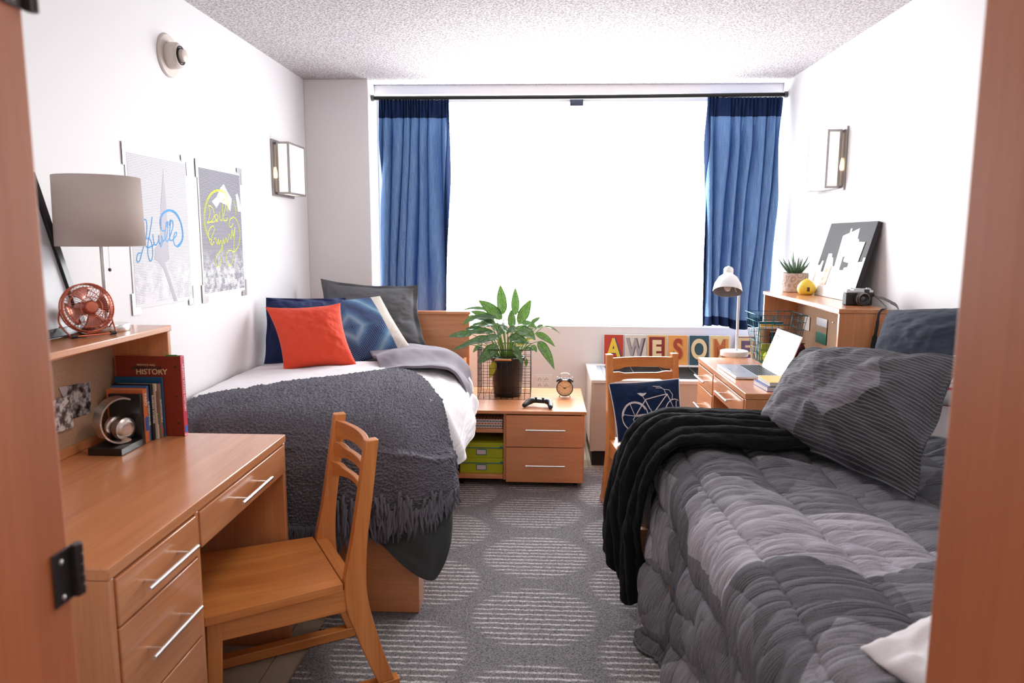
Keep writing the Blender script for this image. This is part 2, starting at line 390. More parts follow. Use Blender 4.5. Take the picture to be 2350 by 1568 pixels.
denim('curtain_denim', (.30, .46, .70), (.055, .155, .35), .18); denim('curtain_heading', (.020, .042, .12), (.008, .018, .06), .03)
def curtain(label, x0, x1, zt, zb, x0b, x1b, seed, flare):
    c = thing('curtain', label, 'curtain', group='blue curtains')
    nu, nv = 260, 150; u = np.linspace(0, 1, nu); t = np.linspace(0, 1, nv); U, T_ = np.meshgrid(u, t)
    zb_ = zb(U) if callable(zb) else zb
    Z = zt - T_ * (zt - zb_)
    lw = T_ ** 1.3
    X = (x0 + (x1 - x0) * U) * (1 - lw) + (x0b + (x1b - x0b) * U) * lw
    ph = U * 1.0 + .16 * fbm(U * 3.2, T_ * 1.2, 2, seed)
    top = np.sin(ph * 2 * PI * 19 + 2 * vn(U * 10, T_ * 3, seed)) * .009; low = np.sin(ph * 2 * PI * 6.5 + seed) * (.040 + .014 * vn(U * 5, T_ * 0 + 1, seed)) + np.sin(ph * 2 * PI * 12.3) * .010
    f_ = np.clip(T_ / .22, 0, 1); f_ = f_ * f_ * (3 - 2 * f_)
    Y = 4.988 + (top * (1 - f_) + low * f_) + .01 * fbm(U * 6, T_ * 3, 2, seed + 2) * f_
    if flare: Y = Y - .05 * np.clip((T_ - .9) / .1, 0, 1) * (.4 + .6 * np.abs(np.sin(U * 9)))
    X = X + np.cos(ph * 2 * PI * 6.5 + seed) * .012 * f_
    A = np.stack([X, Y, Z], 2)
    k = int(nv * .075)
    uv = np.stack([U * (x1 - x0) * 1.9, T_ * (zt - 1)], 2)
    cloth('fabric_panel', A[k:], 'curtain_denim', c, uv[k:], .002)
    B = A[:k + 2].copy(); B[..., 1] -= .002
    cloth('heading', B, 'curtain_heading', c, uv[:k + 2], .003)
    kk = int(nv * .955)
    if flare:
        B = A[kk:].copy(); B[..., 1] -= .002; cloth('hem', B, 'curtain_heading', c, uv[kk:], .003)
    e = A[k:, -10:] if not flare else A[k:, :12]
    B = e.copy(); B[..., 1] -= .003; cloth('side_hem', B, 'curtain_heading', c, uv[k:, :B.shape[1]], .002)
    return c
curtain('blue denim curtain at the pier, behind the bed with the red pillow', -1.10, -.632, 2.325, .90, -1.12, -.65, 3, False)
curtain('blue denim curtain beside the right wall, its hem flared on the sill', 1.06, 1.545, 2.335, lambda U: .838 + .015 * np.sin(U * 8), 1.07, 1.50, 8, True)
# ---------------------------------------------------------------- wall sconces
sc_frame = flat('sconce_metal', (.36, .33, .33), .35, .8)
m, nt, b = nm('frosted_glass_lit'); b.inputs['Base Color'].default_value = (.9, .87, .8, 1); b.inputs['Emission Color'].default_value = (1, .86, .66, 1); b.inputs['Emission Strength'].default_value = .75; b.inputs['Roughness'].default_value = .5
m, nt, b = nm('bulb_lit'); b.inputs['Emission Color'].default_value = (1, .62, .25, 1); b.inputs['Emission Strength'].default_value = 9
def sconce(label, xw, s, y0, z0, z1, D=.092, L=.285):
    """xw wall plane, s = +1 sticks out to +x"""
    t = thing('wall_sconce', label, 'wall lamp', (xw, y0, z0), group='box wall lamps')
    def B(a0, a1, y0_, y1_, z0_, z1_, mb): x = sorted((a0 * s, a1 * s)); mb.box(x[0], x[1], y0_, y1_, z0_, z1_)
    H_ = z1 - z0
    mb = MB(); B(0, .010, -.035, L + .035, -.012, H_ + .012, mb); mb.build('backplate', sc_frame, t, bevel=.001)
    mb = MB(); B(.020, D, .003, L - .003, .003, H_ - .003, mb); mb.build('diffuser', 'frosted_glass_lit', t)
    mb = MB(); w = .012
    for a in (.018, D - w + .002):
        for y in (0, L - w): B(a, a + w, y, y + w, w, H_ - w, mb)
    for z in (0, H_ - w):
        for y in (0, L - w): B(.018, D + .002, y, y + w, z, z + w, mb)
        for a in (.018, D - w + .002): B(a, a + w, w, L - w, z, z + w, mb)
    mb.build('frame', sc_frame, t)
    mb = MB(); mb.lathe([(.001, 0), (.006, .004), (.008, .02), (.004, .05), (.001, .065)], c=(.014 * s, .0, H_ * .3), n=10); mb.build('bulb', 'bulb_lit', t, smooth=True)
sconce('box wall lamp with lit glass near the pier on the poster wall', XL, 1, 4.29, 1.672, 1.970)
sconce('box wall lamp with lit glass above the canvas on the opposite wall', XR, -1, 4.0, 1.69, 1.992)
# smoke detector on the left wall
cream = flat('cream_plastic', (.72, .64, .58), .4)
sd = thing('smoke_detector', 'cream round smoke detector high on the left wall', 'smoke detector', (XL, 3.12, 2.168), 0)
MY = Matrix.Rotation(R(90), 4, 'Y')
MB().lathe([(.001, 0), (.086, 0), (.088, .003), (.083, .009), (.001, .010)], M=MY, n=40).build('base', cream, sd, smooth='auto')
MB().lathe([(.001, .008), (.052, .008), (.054, .012), (.052, .046), (.044, .056), (.001, .057)], M=MY, n=40).build('body', cream, sd, smooth='auto')
g = MB()
for r_ in (.036, .029): g.lathe([(r_ - .002, .055), (r_ + .002, .055), (r_ + .002, .059), (r_ - .002, .059)], M=MY, n=32, caps=False)
g.build('vent_ring', dark, sd, smooth='auto')
MB().lathe([(.001, .055), (.026, .055), (.025, .074), (.018, .078), (.001, .079)], M=MY, n=32).build('sensor_cap', cream, sd, smooth='auto')
# outlet
ol = thing('wall_outlet', 'double socket plate on the wall above the low chest', 'outlet', (.008, YB, .415))
box('plate', 'white_plastic' if 'white_plastic' in MATS else white, -.064, .064, -.006, 0, -.055, .055, ol, .002)
for sx_ in (-.024, .024):
    for sz in (-.022, .022):
        q = box('socket', white, sx_ - .017, sx_ + .017, -.009, -.004, sz - .016, sz + .016, ol, .002)
        mb = MB(); mb.box(sx_ - .009, sx_ - .006, -.0095, -.008, sz - .006, sz + .004); mb.box(sx_ + .006, sx_ + .009, -.0095, -.008, sz - .006, sz + .004); mb.cyl((sx_, -.0095, sz + .010), (sx_, -.008, sz + .010), .0028, n=8)
        mb.build('slot', dark, q)
# ---------------------------------------------------------------- convector heater under the window
hm = flat('heater_enamel', (.56, .49, .43), .4); hw = flat('heater_top_enamel', (.72, .69, .66), .35)
ht = thing('convector_heater', 'beige metal heater cabinet under the window', 'heater')
mb = MB(); mb.box(.31, XR - .003, 4.475, 5.098, .10, .535); mb.build('cabinet', hm, ht, bevel=.003)
mb = MB(); mb.box(.305, XR - .002, 4.465, 4.53, .535, .556); mb.box(.305, XR - .002, 5.01, 5.098, .535, .556); mb.box(.305, .372, 4.53, 5.01, .535, .556); mb.box(1.35, XR - .002, 4.53, 5.01, .535, .556); mb.build('top', hw, ht, bevel=.003)
box('grille_recess', dark, .372, 1.35, 4.53, 5.01, .534, .5365, ht, 0)
mb = MB()
for i in range(24): y = 4.54 + i * .02; mb.box(.43, 1.34, y, y + .004, .537, .549)
for x in (.60, .80, 1.0, 1.2): mb.box(x, x + .006, 4.53, 5.01, .537, .551)
mb.build('grille', flat('grille_black', (.03, .03, .033), .4, .5), ht)
mb = MB(); mb.box(.374, .400, 4.53, 5.01, .537, .552); mb.box(.402, .428, 4.53, 5.01, .537, .552); mb.build('end_flap', flat('grey_flap', (.30, .31, .36), .4, .3), ht, bevel=.001)
box('end_panel', hm, .306, .326, 4.468, 4.5, .10, .534, ht, .001)
box('toe_kick', dark, .32, XR - .01, 4.50, 5.09, 0, .10, ht, 0)

# ================================================================ FURNITURE
def bar_handle(parent, p, ln, axis, out, so=.030):
    """horizontal bar pull; p = centre on the drawer face, axis = bar direction, out = outward normal"""
    p = Vector(p); a = Vector(axis); n = Vector(out); mb = MB()
    mb.cyl(p + n * so - a * ln / 2, p + n * so + a * ln / 2, .0052, n=14)
    for s in (-1, 1): mb.cyl(p + a * s * ln * .33, p + a * s * ln * .33 + n * so, .0036, n=10)
    return mb.build('handle', steel, parent, smooth='auto')
def drawer(parent, x0, x1, y0, y1, z0, z1, wd, out, ln, hz=None, name='drawer'):
    d = box(name, wd, x0, x1, y0, y1, z0, z1, parent, .0018)
    cx = x0 if out[0] < 0 else x1 if out[0] > 0 else (x0 + x1) / 2
    cy = y0 if out[1] < 0 else (y0 + y1) / 2
    bar_handle(d, (cx, cy, (z0 + z1) / 2 if hz is None else hz), ln, (0, 1, 0) if out[0] else (1, 0, 0), out); return d
def desk(label, s, xf, y0, y1, ped_near, group):
    """s = +1: the front faces +x; xf front plane; pedestal at the near or the far end"""
    t = thing('desk', label, 'desk', (xf, y0, 0), 0, group)
    D = .592; L = y1 - y0
    def B(nm_, wd, a0, a1, y0_, y1_, z0, z1, bev=.002, par=t):
        x = sorted((-a0 * s, -a1 * s)); return box(nm_, wd, x[0], x[1], y0_, y1_, z0, z1, par, bev)
    B('desktop', 'beech_y', 0, D, 0, L, .733, .760, .003)
    B('side_panel', 'beech_z', .003, D - .01, .002, .022, 0, .732)
    B('side_panel', 'beech_z', .003, D - .01, L - .022, L - .002, 0, .732)
    pw = .352
    a, b_ = (.022, .022 + pw) if ped_near else (L - .022 - pw, L - .022)
    dv = b_ if ped_near else a - .018
    B('divider_panel', 'beech_z', .003, D - .02, dv, dv + .018, .0, .732)
    B('back_panel', 'beech_y', D - .03, D - .012, .02, L - .02, .30, .732)
    B('pedestal_case', dark, .03, D - .04, a + .002, b_ - .002, .06, .728, 0)
    zs = [(.622, .726), (.408, .616), (.194, .402), (.06, .188)]
    for z0, z1 in zs:
        x = sorted((0.0, -.022 * s)); d = box('drawer', 'beech_y', x[0] + (.001 * s), x[1] + (.001 * s), a + .003, b_ - .003, z0, z1, t, .0018)
        bar_handle(d, (.001 * s, (a + b_) / 2, z0 + (z1 - z0) * .5 if z0 > .6 else z1 - (z1 - z0) * .48), .222, (0, 1, 0), (s, 0, 0), .032)
    c0, c1 = (dv + .020, L - .024) if ped_near else (.024, dv - .002)
    x = sorted((0.0, -.022 * s)); d = box('drawer', 'beech_y', x[0] + .001 * s, x[1] + .001 * s, c0, c1, .633, .728, t, .0018)
    bar_handle(d, (.001 * s, (c0 + c1) / 2 - .005, .682), .222, (0, 1, 0), (s, 0, 0), .032)
    return t
desk('beech desk nearest the door, with the books and drum-shade lamp over it', 1, -.866, 1.354, 2.377, True, 'beech student desks')
desk('beech desk by the radiator, with the laptop on it', -1, .880, 3.144, 4.125, False, 'beech student desks')
cork = nm('cork_board'); m, nt, b = cork; v = coords(nt); n = noisen(nt, v, 300, 3, .7); nt.links.new(ramp(nt, n, [(.35, (.40, .24, .145)), (.65, (.52, .345, .22))]), b.inputs['Base Color']); b.inputs['Roughness'].default_value = .9
def hutch(label, s, xf, y0, y1):
    t = thing('desk_hutch', label, 'hutch', (xf, y0, .7605), 0, 'open desk hutches')
    L = y1 - y0; D = .212
    def B(nm_, wd, a0, a1, y0_, y1_, z0, z1, bev=.002):
        x = sorted((-a0 * s, -a1 * s)); return box(nm_, wd, x[0], x[1], y0_, y1_, z0, z1, t, bev)
    B('top_board', 'beech_y', 0, D, 0, L, .350, .3695, .0025)
    B('side_panel', 'beech_z', .004, D - .002, .003, .021, 0, .3495)
    B('side_panel', 'beech_z', .004, D - .002, L - .021, L - .003, 0, .3495)
    B('top_rail', 'beech_y', D - .028, D - .012, .022, L - .022, .300, .3495)
    B('cork_board', 'cork_board', D - .020, D - .008, .022, L - .022, .03, .300, .001)
    B('bottom_rail', 'beech_y', D - .022, D - .006, .022, L - .022, .0, .03)
    for yy_ in (.06, L - .06):
        MB().cyl((-.05 * s, yy_, .342), (-.05 * s, yy_, .350), .012, n=16).build('cam_cover', black, t)
hutch('open beech hutch on the near desk, holding the lamp with the drum shade', 1, -1.235, 1.356, 2.372)
hutch('open beech hutch on the laptop desk, with plant, canvas and camera on top', -1, 1.257, 3.150, 4.236)
# ---------------------------------------------------------------- chairs
def chair(label, loc, rz, w=.40):
    """local +y is forward (where the sitter looks); origin below the seat's back edge"""
    t = thing('wooden_chair', label, 'chair', loc, rz, 'slatted wooden chairs')
    SZ = .385; hw_ = w / 2; th = .034
    # rear legs: one bent board each, foot kicked back, upright leaning back
    def spl(pts): return [(p.x, p.y) for p in smoothpts([(a, b_, 0) for a, b_ in pts], 5)]
    front = spl([(-.080, .034), (-.040, .14), (-.006, .24), (.012, .30), (.016, .385), (-.008, .50), (-.036, .66), (-.060, .815)])
    back_ = spl([(-.098, .815), (-.078, .66), (-.056, .50), (-.050, .385), (-.054, .32), (-.068, .25), (-.098, .14), (-.132, .034)])
    for s in (-1, 1):
        mb = MB(); x0 = hw_ * s - (th if s > 0 else 0); ff = front; bb = back_[::-1]
        n = len(ff); vs = []
        for (a, z), (c, z2) in zip(ff, bb):
            vs += [(x0, a, z), (x0 + th, a, z), (x0 + th, c, z2), (x0, c, z2)]
        fs = []
        for i in range(n - 1):
            for j in range(4): fs.append((i * 4 + j, i * 4 + (j + 1) % 4, (i + 1) * 4 + (j + 1) % 4, (i + 1) * 4 + j))
        fs += [(3, 2, 1, 0), tuple((n - 1) * 4 + j for j in range(4))]
        mb.add(vs, fs); mb.build('rear_leg', 'oak_z', t, bevel=.003)
        mb = MB(); x1 = (hw_ + .004) * s - (th if s > 0 else 0)
        mb.add([(x1, .36, .355), (x1 + th, .36, .355), (x1 + th, .402, .355), (x1, .402, .355), (x1, .375, .034), (x1 + th, .375, .034), (x1 + th, .412, .034), (x1, .412, .034)],
               [(0, 1, 2, 3), (7, 6, 5, 4), (0, 4, 5, 1), (1, 5, 6, 2), (2, 6, 7, 3), (3, 7, 4, 0)])
        mb.build('front_leg', 'oak_z', t, bevel=.003)
        xr = hw_ * s - (.038 if s > 0 else -.000)
        box('runner', 'oak_y', xr - .001, xr + .038, -.150, .43, 0, .034, t, .003)
        xa = (hw_ - .006) * s - (.020 if s > 0 else 0)
        box('side_rail', 'oak_y', xa, xa + .020, .012, .37, .292, .3615, t, .002)
    box('front_rail', 'oak_x', -hw_ + .035, hw_ - .035, .370, .390, .292, .3615, t, .002)
    box('rear_rail', 'oak_x', -hw_ + .034, hw_ - .034, -.030, -.010, .29, .3615, t, .002)
    # seat: dished slab, wider at the front, and a separate strip behind it
    n = 30; u = np.linspace(-1, 1, n); v = np.linspace(0, 1, n); U, V = np.meshgrid(u, v)
    X = U * (hw_ - .002 + .028 * V); Y = .022 + V * .385; Z = SZ - .009 * (1 - U ** 2) * np.sin(PI * np.clip(V * 1.1, 0, 1)) * 1.0
    top = np.stack([X, Y, Z], 2); bot = top.copy(); bot[..., 2] = .362
    mb = MB(); mb.grid(top); mb.grid(bot[:, ::-1]); o2 = n * n
    for i in range(n - 1):
        for j in (0, n - 1): mb.f.append([j * n + i, j * n + i + 1, o2 + j * n + n - 2 - i, o2 + j * n + n - 1 - i]); mb.m.append(0)
        for k in (0, n - 1): mb.f.append([i * n + k, (i + 1) * n + k, o2 + (i + 1) * n + n - 1 - k, o2 + i * n + n - 1 - k]); mb.m.append(0)
    so = mb.build('seat', 'oak_y', t, smooth='auto')
    bm = bmesh.new(); bm.from_mesh(so.data); bmesh.ops.remove_doubles(bm, verts=bm.verts, dist=1e-5); bmesh.ops.recalc_face_normals(bm, faces=bm.faces); bm.to_mesh(so.data); bm.free()
    so.data.set_sharp_from_angle(angle=R(40))
    box('seat_strip', 'oak_x', -hw_ + .034, hw_ - .034, -.022, .018, .362, SZ, t, .002)
    # three curved slats with stepped edges
    for k, (zc, hh) in enumerate(((.765, .062), (.697, .052), (.629, .052))):
        n = 40; vs = []
        for i in range(n + 1):
            a = -1 + 2 * i / n; x = a * (hw_ - .030); e = abs(a)
            step = .5 + .5 * math.tanh((e - .66) * 11)
            zt = zc + hh / 2 - (0 if k == 0 else .012 * (1 - step) * -1 if False else 0) + (.0 if k == 0 else -.010 * (1 - step))
            zb = zc - hh / 2 + (.010 * (1 - step) if k < 2 else .020 * (1 - e ** 2))
            y = -.055 - .030 * (1 - a * a) - .12 * (zc - .66)
            vs += [(x, y + .008, zt), (x, y - .009, zt), (x, y - .009, zb), (x, y + .008, zb)]
        fs = [(i * 4 + j, i * 4 + (j + 1) % 4, i * 4 + 4 + (j + 1) % 4, i * 4 + 4 + j) for i in range(n) for j in range(4)]
        fs += [(0, 1, 2, 3), tuple(n * 4 + 3 - j for j in range(4))]
        MB().add(vs, fs).build('slat', 'oak_x', t, bevel=.002)
    return t
chair('empty wooden chair drawn up to the near desk', (-.668, 2.222, .011), math.atan2(.86, -.50), .40)
chair('wooden chair holding the navy bicycle cushion, in front of the heater', (.535, 3.735, .011), PI + .17, .385)
# ---------------------------------------------------------------- low chest between the beds
ns = thing('low_chest', 'low beech chest with two drawers and open shelves, by the heater', 'chest', (-.2, 4.02, 0))
def nb(nm_, wd, x0, x1, y0, y1, z0, z1, bev=.002): return box(nm_, wd, x0 + .2, x1 + .2, y0 - 4.02, y1 - 4.02, z0, z1, ns, bev)
nb('top_board', 'beech_x', -.505, .252, 4.018, 4.672, .441, .460, .0025)
nb('side_panel', 'beech_z', .225, .243, 4.040, 4.66, .04, .4405)
nb('side_panel', 'beech_z', -.505, -.487, 4.040, 4.66, .04, .4405)
nb('divider_panel', 'beech_z', -.216, -.200, 4.040, 4.66, .05, .4405)
nb('back_panel', 'beech_x', -.486, .224, 4.640, 4.656, .05, .4405)
nb('shelf', 'beech_x', -.486, -.217, 4.036, 4.639, .327, .347)
nb('bottom_board', 'beech_x', -.486, -.217, 4.030, 4.639, .058, .080)
nb('carcass', dark, -.199, .2245, 4.05, 4.639, .06, .438, 0)
for z0, z1, hz in ((.251, .434, .356), (.044, .247, .149)):
    d = box('drawer', 'beech_x', -.001 + .001, .2 + .237, 0, .020, z0, z1, ns, .0018)
    bar_handle(d, (.222, 0, hz), .222, (1, 0, 0), (0, -1, 0), .030)
for x in (-.46, .20):
    for y in (4.10, 4.60): MB().cyl((x + .2, y - 4.02, .0), (x + .2, y - 4.02, .05), .012, n=12).build('foot', black, ns)
# ---------------------------------------------------------------- left bed: frame, mattress
bl = thing('bed_frame', 'beech bed frame under the knitted throw, headboard at the window', 'bed', (-1.0, 2.59, 0), 0, 'beech beds')
def bb(nm_, wd, x0, x1, y0, y1, z0, z1, bev=.003): return box(nm_, wd, x0 + 1.0, x1 + 1.0, y0 - 2.59, y1 - 2.59, z0, z1, bl, bev)
bb('foot_panel', 'beech_x', -1.50, -.456, 2.59, 2.70, .011, .46)
bb('headboard', 'beech_x', -1.545, -.474, 4.70, 4.728, .03, .932)
bb('headboard_cap', 'beech_x', -1.55, -.466, 4.685, 4.745, .9325, .952)
bb('side_rail', 'beech_y', -.527, -.509, 2.701, 4.69, .42, .62)
bb('side_rail', 'beech_y', -1.53, -1.512, 2.701, 4.69, .42, .62)
bb('slat_base', 'beech_x', -1.511, -.528, 2.71, 4.69, .42, .44)
bb('pedestal', 'beech_y', -1.45, -.53, 2.72, 4.60, .011, .41)
bb('corner_block', 'beech_y', -.508, -.490, 4.35, 4.68, .50, .655)
grey_sheet = fabric('grey_sheet', (.20, .19, .215), (.155, .15, .17), 700, .1)
ms = thing('mattress', 'mattress in a grey fitted sheet, on the bed with the red pillow', 'mattress', group=None)
MB().box(-1.50, -.535, 2.66, 4.675, .4405, .688).build('mattress_body', grey_sheet, ms, bevel=.045, seg=5)
# ---------------------------------------------------------------- right bed frame
br_ = thing('bed_frame', 'beech bed frame under the quilted grey comforter', 'bed', (.98, 1.7, 0), 0, 'beech beds')
def rb(nm_, wd, x0, x1, y0, y1, z0, z1, bev=.003): return box(nm_, wd, x0 - .98, x1 - .98, y0 - 1.7, y1 - 1.7, z0, z1, br_, bev)
rb('foot_panel', 'beech_x', .385, 1.50, 2.735, 2.770, .011, .30)
rb('storage_base', 'beech_y', .436, 1.50, .80, 2.733, .011, .36)
rb('slat_base', 'beech_x', .47, 1.50, .80, 2.733, .361, .40)
m2 = thing('mattress', 'thick mattress under the quilted grey comforter', 'mattress')
MB().box(.47, 1.53, .80, 2.73, .4005, .645).build('mattress_body', grey_sheet, m2, bevel=.045, seg=5)

# ================================================================ BEDDING
white_cotton = fabric('white_cotton', (.80, .77, .79), (.74, .71, .735), 800, .08)
lav = fabric('lavender_grey_cotton', (.24, .215, .255), (.19, .17, .205), 800, .1)
charcoal = fabric('charcoal_cotton', (.050, .055, .055), (.035, .039, .039), 800, .1)
m, nt, b = nm('chunky_knit'); v = coords(nt, kind='UV'); n = noisen(nt, v, 260, 3, .7)
nt.links.new(ramp(nt, n, [(.3, (.058, .055, .072)), (.7, (.180, .172, .210))]), b.inputs['Base Color']); b.inputs['Roughness'].default_value = 1; b.inputs['Sheen Weight'].default_value = .15; b.inputs['Specular IOR Level'].default_value = .1; bump(nt, b, n, .6, .004)
# white comforter
ct = thing('comforter', 'white comforter with a charcoal reverse, on the bed with the red pillow', 'comforter')
rows = []
for y, hem, sx_, zt in ((2.60, .50, -.02, .695), (2.80, .44, .0, .715), (3.15, .45, .01, .722), (3.5, .47, .012, .725), (3.72, .50, .005, .722), (3.90, .58, -.02, .715), (4.08, .66, -.06, .705)):
    rows.append([(-1.545, y, zt), (-1.25, y, zt + .012), (-.95, y, zt + .018), (-.68, y, zt + .012), (-.52, y, zt - .005), (-.435 + sx_, y, zt - .05), (-.385 + sx_, y + .01, (zt - .10) * .6 + hem * .4), (-.362 + sx_, y, (zt - .10) * .3 + hem * .7), (-.35 + sx_, y, hem)])
A = loft(rows, 200, 200); N = normals(A); t_ = np.linspace(0, 1, 200); U, V = np.meshgrid(t_, t_)
d = .014 * fbm(U * 5, V * 7, 4, 4) + .010 * np.abs(fbm(U * 9 + V * 4, V * 3, 3, 8))
hang = np.clip((U - .62) / .3, 0, 1); d = d + hang * .016 * np.sin(V * 27 + 3 * fbm(V * 3, U * 2, 2, 6))
sg = 1 if N[60, 60, 2] > 0 else -1; wy = np.clip((3.14 - A[..., 1]) / .16, 0, 1); d = d * (1 - .8 * wy) - sg * .078 * wy * wy * (3 - 2 * wy)
CT_top = cloth('comforter_top', A + N * d[..., None], white_cotton, ct, thick=.008)
ctrl = [[(-1.50, 2.535, .66), (-1.2, 2.53, .66), (-.95, 2.525, .66), (-.70, 2.515, .66), (-.52, 2.51, .65), (-.40, 2.55, .62), (-.352, 2.66, .60), (-.345, 2.80, .58)],
        [(-1.50, 2.53, .53), (-1.2, 2.52, .53), (-.95, 2.52, .53), (-.70, 2.505, .54), (-.53, 2.49, .52), (-.40, 2.50, .50), (-.335, 2.62, .50), (-.335, 2.76, .51)],
        [(-1.50, 2.53, .42), (-1.2, 2.52, .42), (-.95, 2.52, .43), (-.70, 2.50, .45), (-.54, 2.475, .40), (-.40, 2.485, .36), (-.330, 2.60, .42), (-.335, 2.72, .45)],
        [(-1.50, 2.53, .345), (-1.2, 2.525, .34), (-.95, 2.52, .345), (-.76, 2.50, .355), (-.58, 2.48, .335), (-.385, 2.505, .180), (-.335, 2.585, .345), (-.338, 2.68, .40)]]
A = loft(ctrl, 160, 90); N = normals(A); t_ = np.linspace(0, 1, 160); U, V = np.meshgrid(t_, np.linspace(0, 1, 90))
A = A + N * ((.013 * np.sin(U * 34 + 2 * V) * V + .012 * fbm(U * 8, V * 4, 3, 2))[..., None])
CT_rev = cloth('charcoal_reverse', A, charcoal, ct, thick=.008)
# folded-back top end
ctrl = [[(-1.10, 4.36, .735), (-.98, 4.10, .765), (-.90, 3.90, .765), (-.83, 3.68, .745)],
        [(-.95, 4.42, .745), (-.87, 4.18, .79), (-.79, 3.92, .79), (-.72, 3.66, .755)],
        [(-.75, 4.44, .745), (-.70, 4.22, .79), (-.64, 3.95, .79), (-.575, 3.66, .755)],
        [(-.58, 4.42, .720), (-.54, 4.22, .76), (-.50, 3.97, .765), (-.47, 3.67, .735)],
        [(-.50, 4.38, .66), (-.455, 4.20, .69), (-.425, 3.97, .69), (-.40, 3.70, .66)],
        [(-.49, 4.32, .60), (-.43, 4.15, .61), (-.395, 3.96, .60), (-.37, 3.74, .57)],
        [(-.485, 4.26, .55), (-.425, 4.10, .545), (-.385, 3.95, .50), (-.358, 3.78, .47)]]
A = loft(ctrl, 70, 110); N = normals(A); U, V = np.meshgrid(np.linspace(0, 1, 70), np.linspace(0, 1, 110))
A = A - N * ((.012 * np.sin(U * 16 + V * 5 + 3 * fbm(U * 2, V * 2, 2, 1)) + .012 * fbm(U * 4, V * 6, 3, 3))[..., None])
cloth('turned_back_edge', A, lav, ct, thick=.012)
# knitted throw
kt = thing('knitted_throw', 'chunky charcoal knitted throw across the foot of the bed', 'throw blanket')
ctrl = [[(-1.44, 3.10, .752), (-1.25, 3.29, .765), (-1.0, 3.42, .772), (-.74, 3.64, .770), (-.57, 3.47, .755), (-.45, 3.20, .715)],
        [(-1.455, 2.97, .765), (-1.25, 3.05, .780), (-1.0, 3.12, .785), (-.75, 3.20, .780), (-.56, 3.12, .760), (-.398, 3.03, .675)],
        [(-1.455, 2.78, .765), (-1.25, 2.80, .780), (-1.0, 2.83, .785), (-.76, 2.86, .780), (-.55, 2.86, .755), (-.355, 2.86, .595)],
        [(-1.455, 2.60, .745), (-1.25, 2.60, .755), (-1.0, 2.60, .760), (-.76, 2.60, .755), (-.53, 2.62, .725), (-.335, 2.74, .535)],
        [(-1.455, 2.505, .63), (-1.25, 2.50, .63), (-1.0, 2.50, .635), (-.76, 2.495, .64), (-.50, 2.500, .63), (-.328, 2.64, .500)],
        [(-1.455, 2.49, .50), (-1.25, 2.49, .50), (-1.0, 2.485, .50), (-.78, 2.475, .50), (-.56, 2.465, .52), (-.335, 2.56, .500)],
        [(-1.455, 2.485, .40), (-1.25, 2.485, .40), (-1.0, 2.48, .39), (-.80, 2.470, .385), (-.60, 2.462, .420), (-.38, 2.490, .470)]]
nu, nv = 720, 640
A0 = push_out(loft(ctrl, 120, 110), [CT_top, CT_rev], (-.95, 3.3, .2), .016); A0 = push_out(blur(A0, 2), [CT_top, CT_rev], (-.95, 3.3, .2), .016); A0 = blur(A0, 1)
A = loft(A0, nu, nv); N = normals(A); U, V = np.meshgrid(np.linspace(0, 1, nu), np.linspace(0, 1, nv))
big = .016 * fbm(U * 4, V * 4, 3, 12) + .030 * np.exp(-((U - .20 + .06 * np.sin(V * 5)) / .02) ** 2) * (V < .62) + .012 * np.exp(-((U - .12) / .016) ** 2)
w_ = worley(U * 138 + .9 * fbm(U * 26, V * 26, 2, 5), V * 112, 3); w2 = vn(U * 300, V * 260, 7)
k = .0115 * (1 - np.clip(w_, 0, 1)) ** 1.0 + .003 * w2
A = A + N * ((np.maximum(big, -.006) + k + .006)[..., None]); A[..., 0] = np.maximum(A[..., 0], -1.555)
cloth('blanket', A, 'chunky_knit', kt, thick=.006)
random.seed(5); mb = MB()
bot = A[-1]; rgt = A[:, -1]
def strand(p, ln, r_=.0042):
    q = Vector(p); pts = [q]
    dx, dy = random.uniform(-.016, .016), random.uniform(-.018, .002)
    for i in range(1, 6): pts.append(q + Vector((dx * i / 5 + random.uniform(-.004, .004), dy * i / 5 - .004, -ln * i / 5)))
    mb.tube(pts, [r_, r_ * 1.2, r_ * .9, r_ * 1.25, r_, r_ * .6], 5)
for i in range(0, nu, 4):
    for _ in range(1): strand(bot[i] + np.array([0, -.006, .01]), random.uniform(.07, .11), .0036)
for i in range(90):      # the bunched fringe at the corner
    j = int(random.uniform(.62, .995) * (nu - 1)); kx = int(random.uniform(.82, .99) * (nv - 1)); p = A[kx, j]
    strand(p + np.array([0, -.012, .012]), random.uniform(.06, .12), .0048)
for i in range(int(nv * .3), nv, 5): strand(rgt[i] + np.array([.004, -.002, 0]), random.uniform(.03, .07), .0042)
mb.build('fringe', 'chunky_knit', kt, smooth=True)
# ---------------------------------------------------------------- pillows on the left bed
m, nt, b = nm('linen_grey'); v = coords(nt, kind='UV'); n = noisen(nt, v, 500, 2, .6); nt.links.new(ramp(nt, n, [(.35, (.105, .107, .112)), (.65, (.135, .136, .142))]), b.inputs['Base Color']); b.inputs['Roughness'].default_value = .85; bump(nt, b, n, .15, .002)
pl, _ = pillow('pillow', [(-1.452, 4.56, 0.686), (-0.713, 4.54, 0.714), (-1.426, 4.665, 1.158), (-0.793, 4.655, 1.121)], .10, 'linen_grey', n=90, pinch=.10, flange=.09, wr=.012, seed=4)
tag(pl, 'large grey sham pillow against the headboard of the bed with the red pillow', 'pillow')
nvy = fabric('navy_satin', (.014, .030, .115), (.009, .020, .08), 600, .08, .55)
pl, _ = pillow('pillow', [(-1.536, 3.93, 0.726), (-1.126, 4.16, 0.707), (-1.522, 3.96, 1.093), (-1.161, 4.27, 1.071)], .045, nvy, n=80, pinch=.035, flange=.07, wr=.010, seed=9)
tag(pl, 'navy pillow in the corner behind the red pillow', 'pillow')
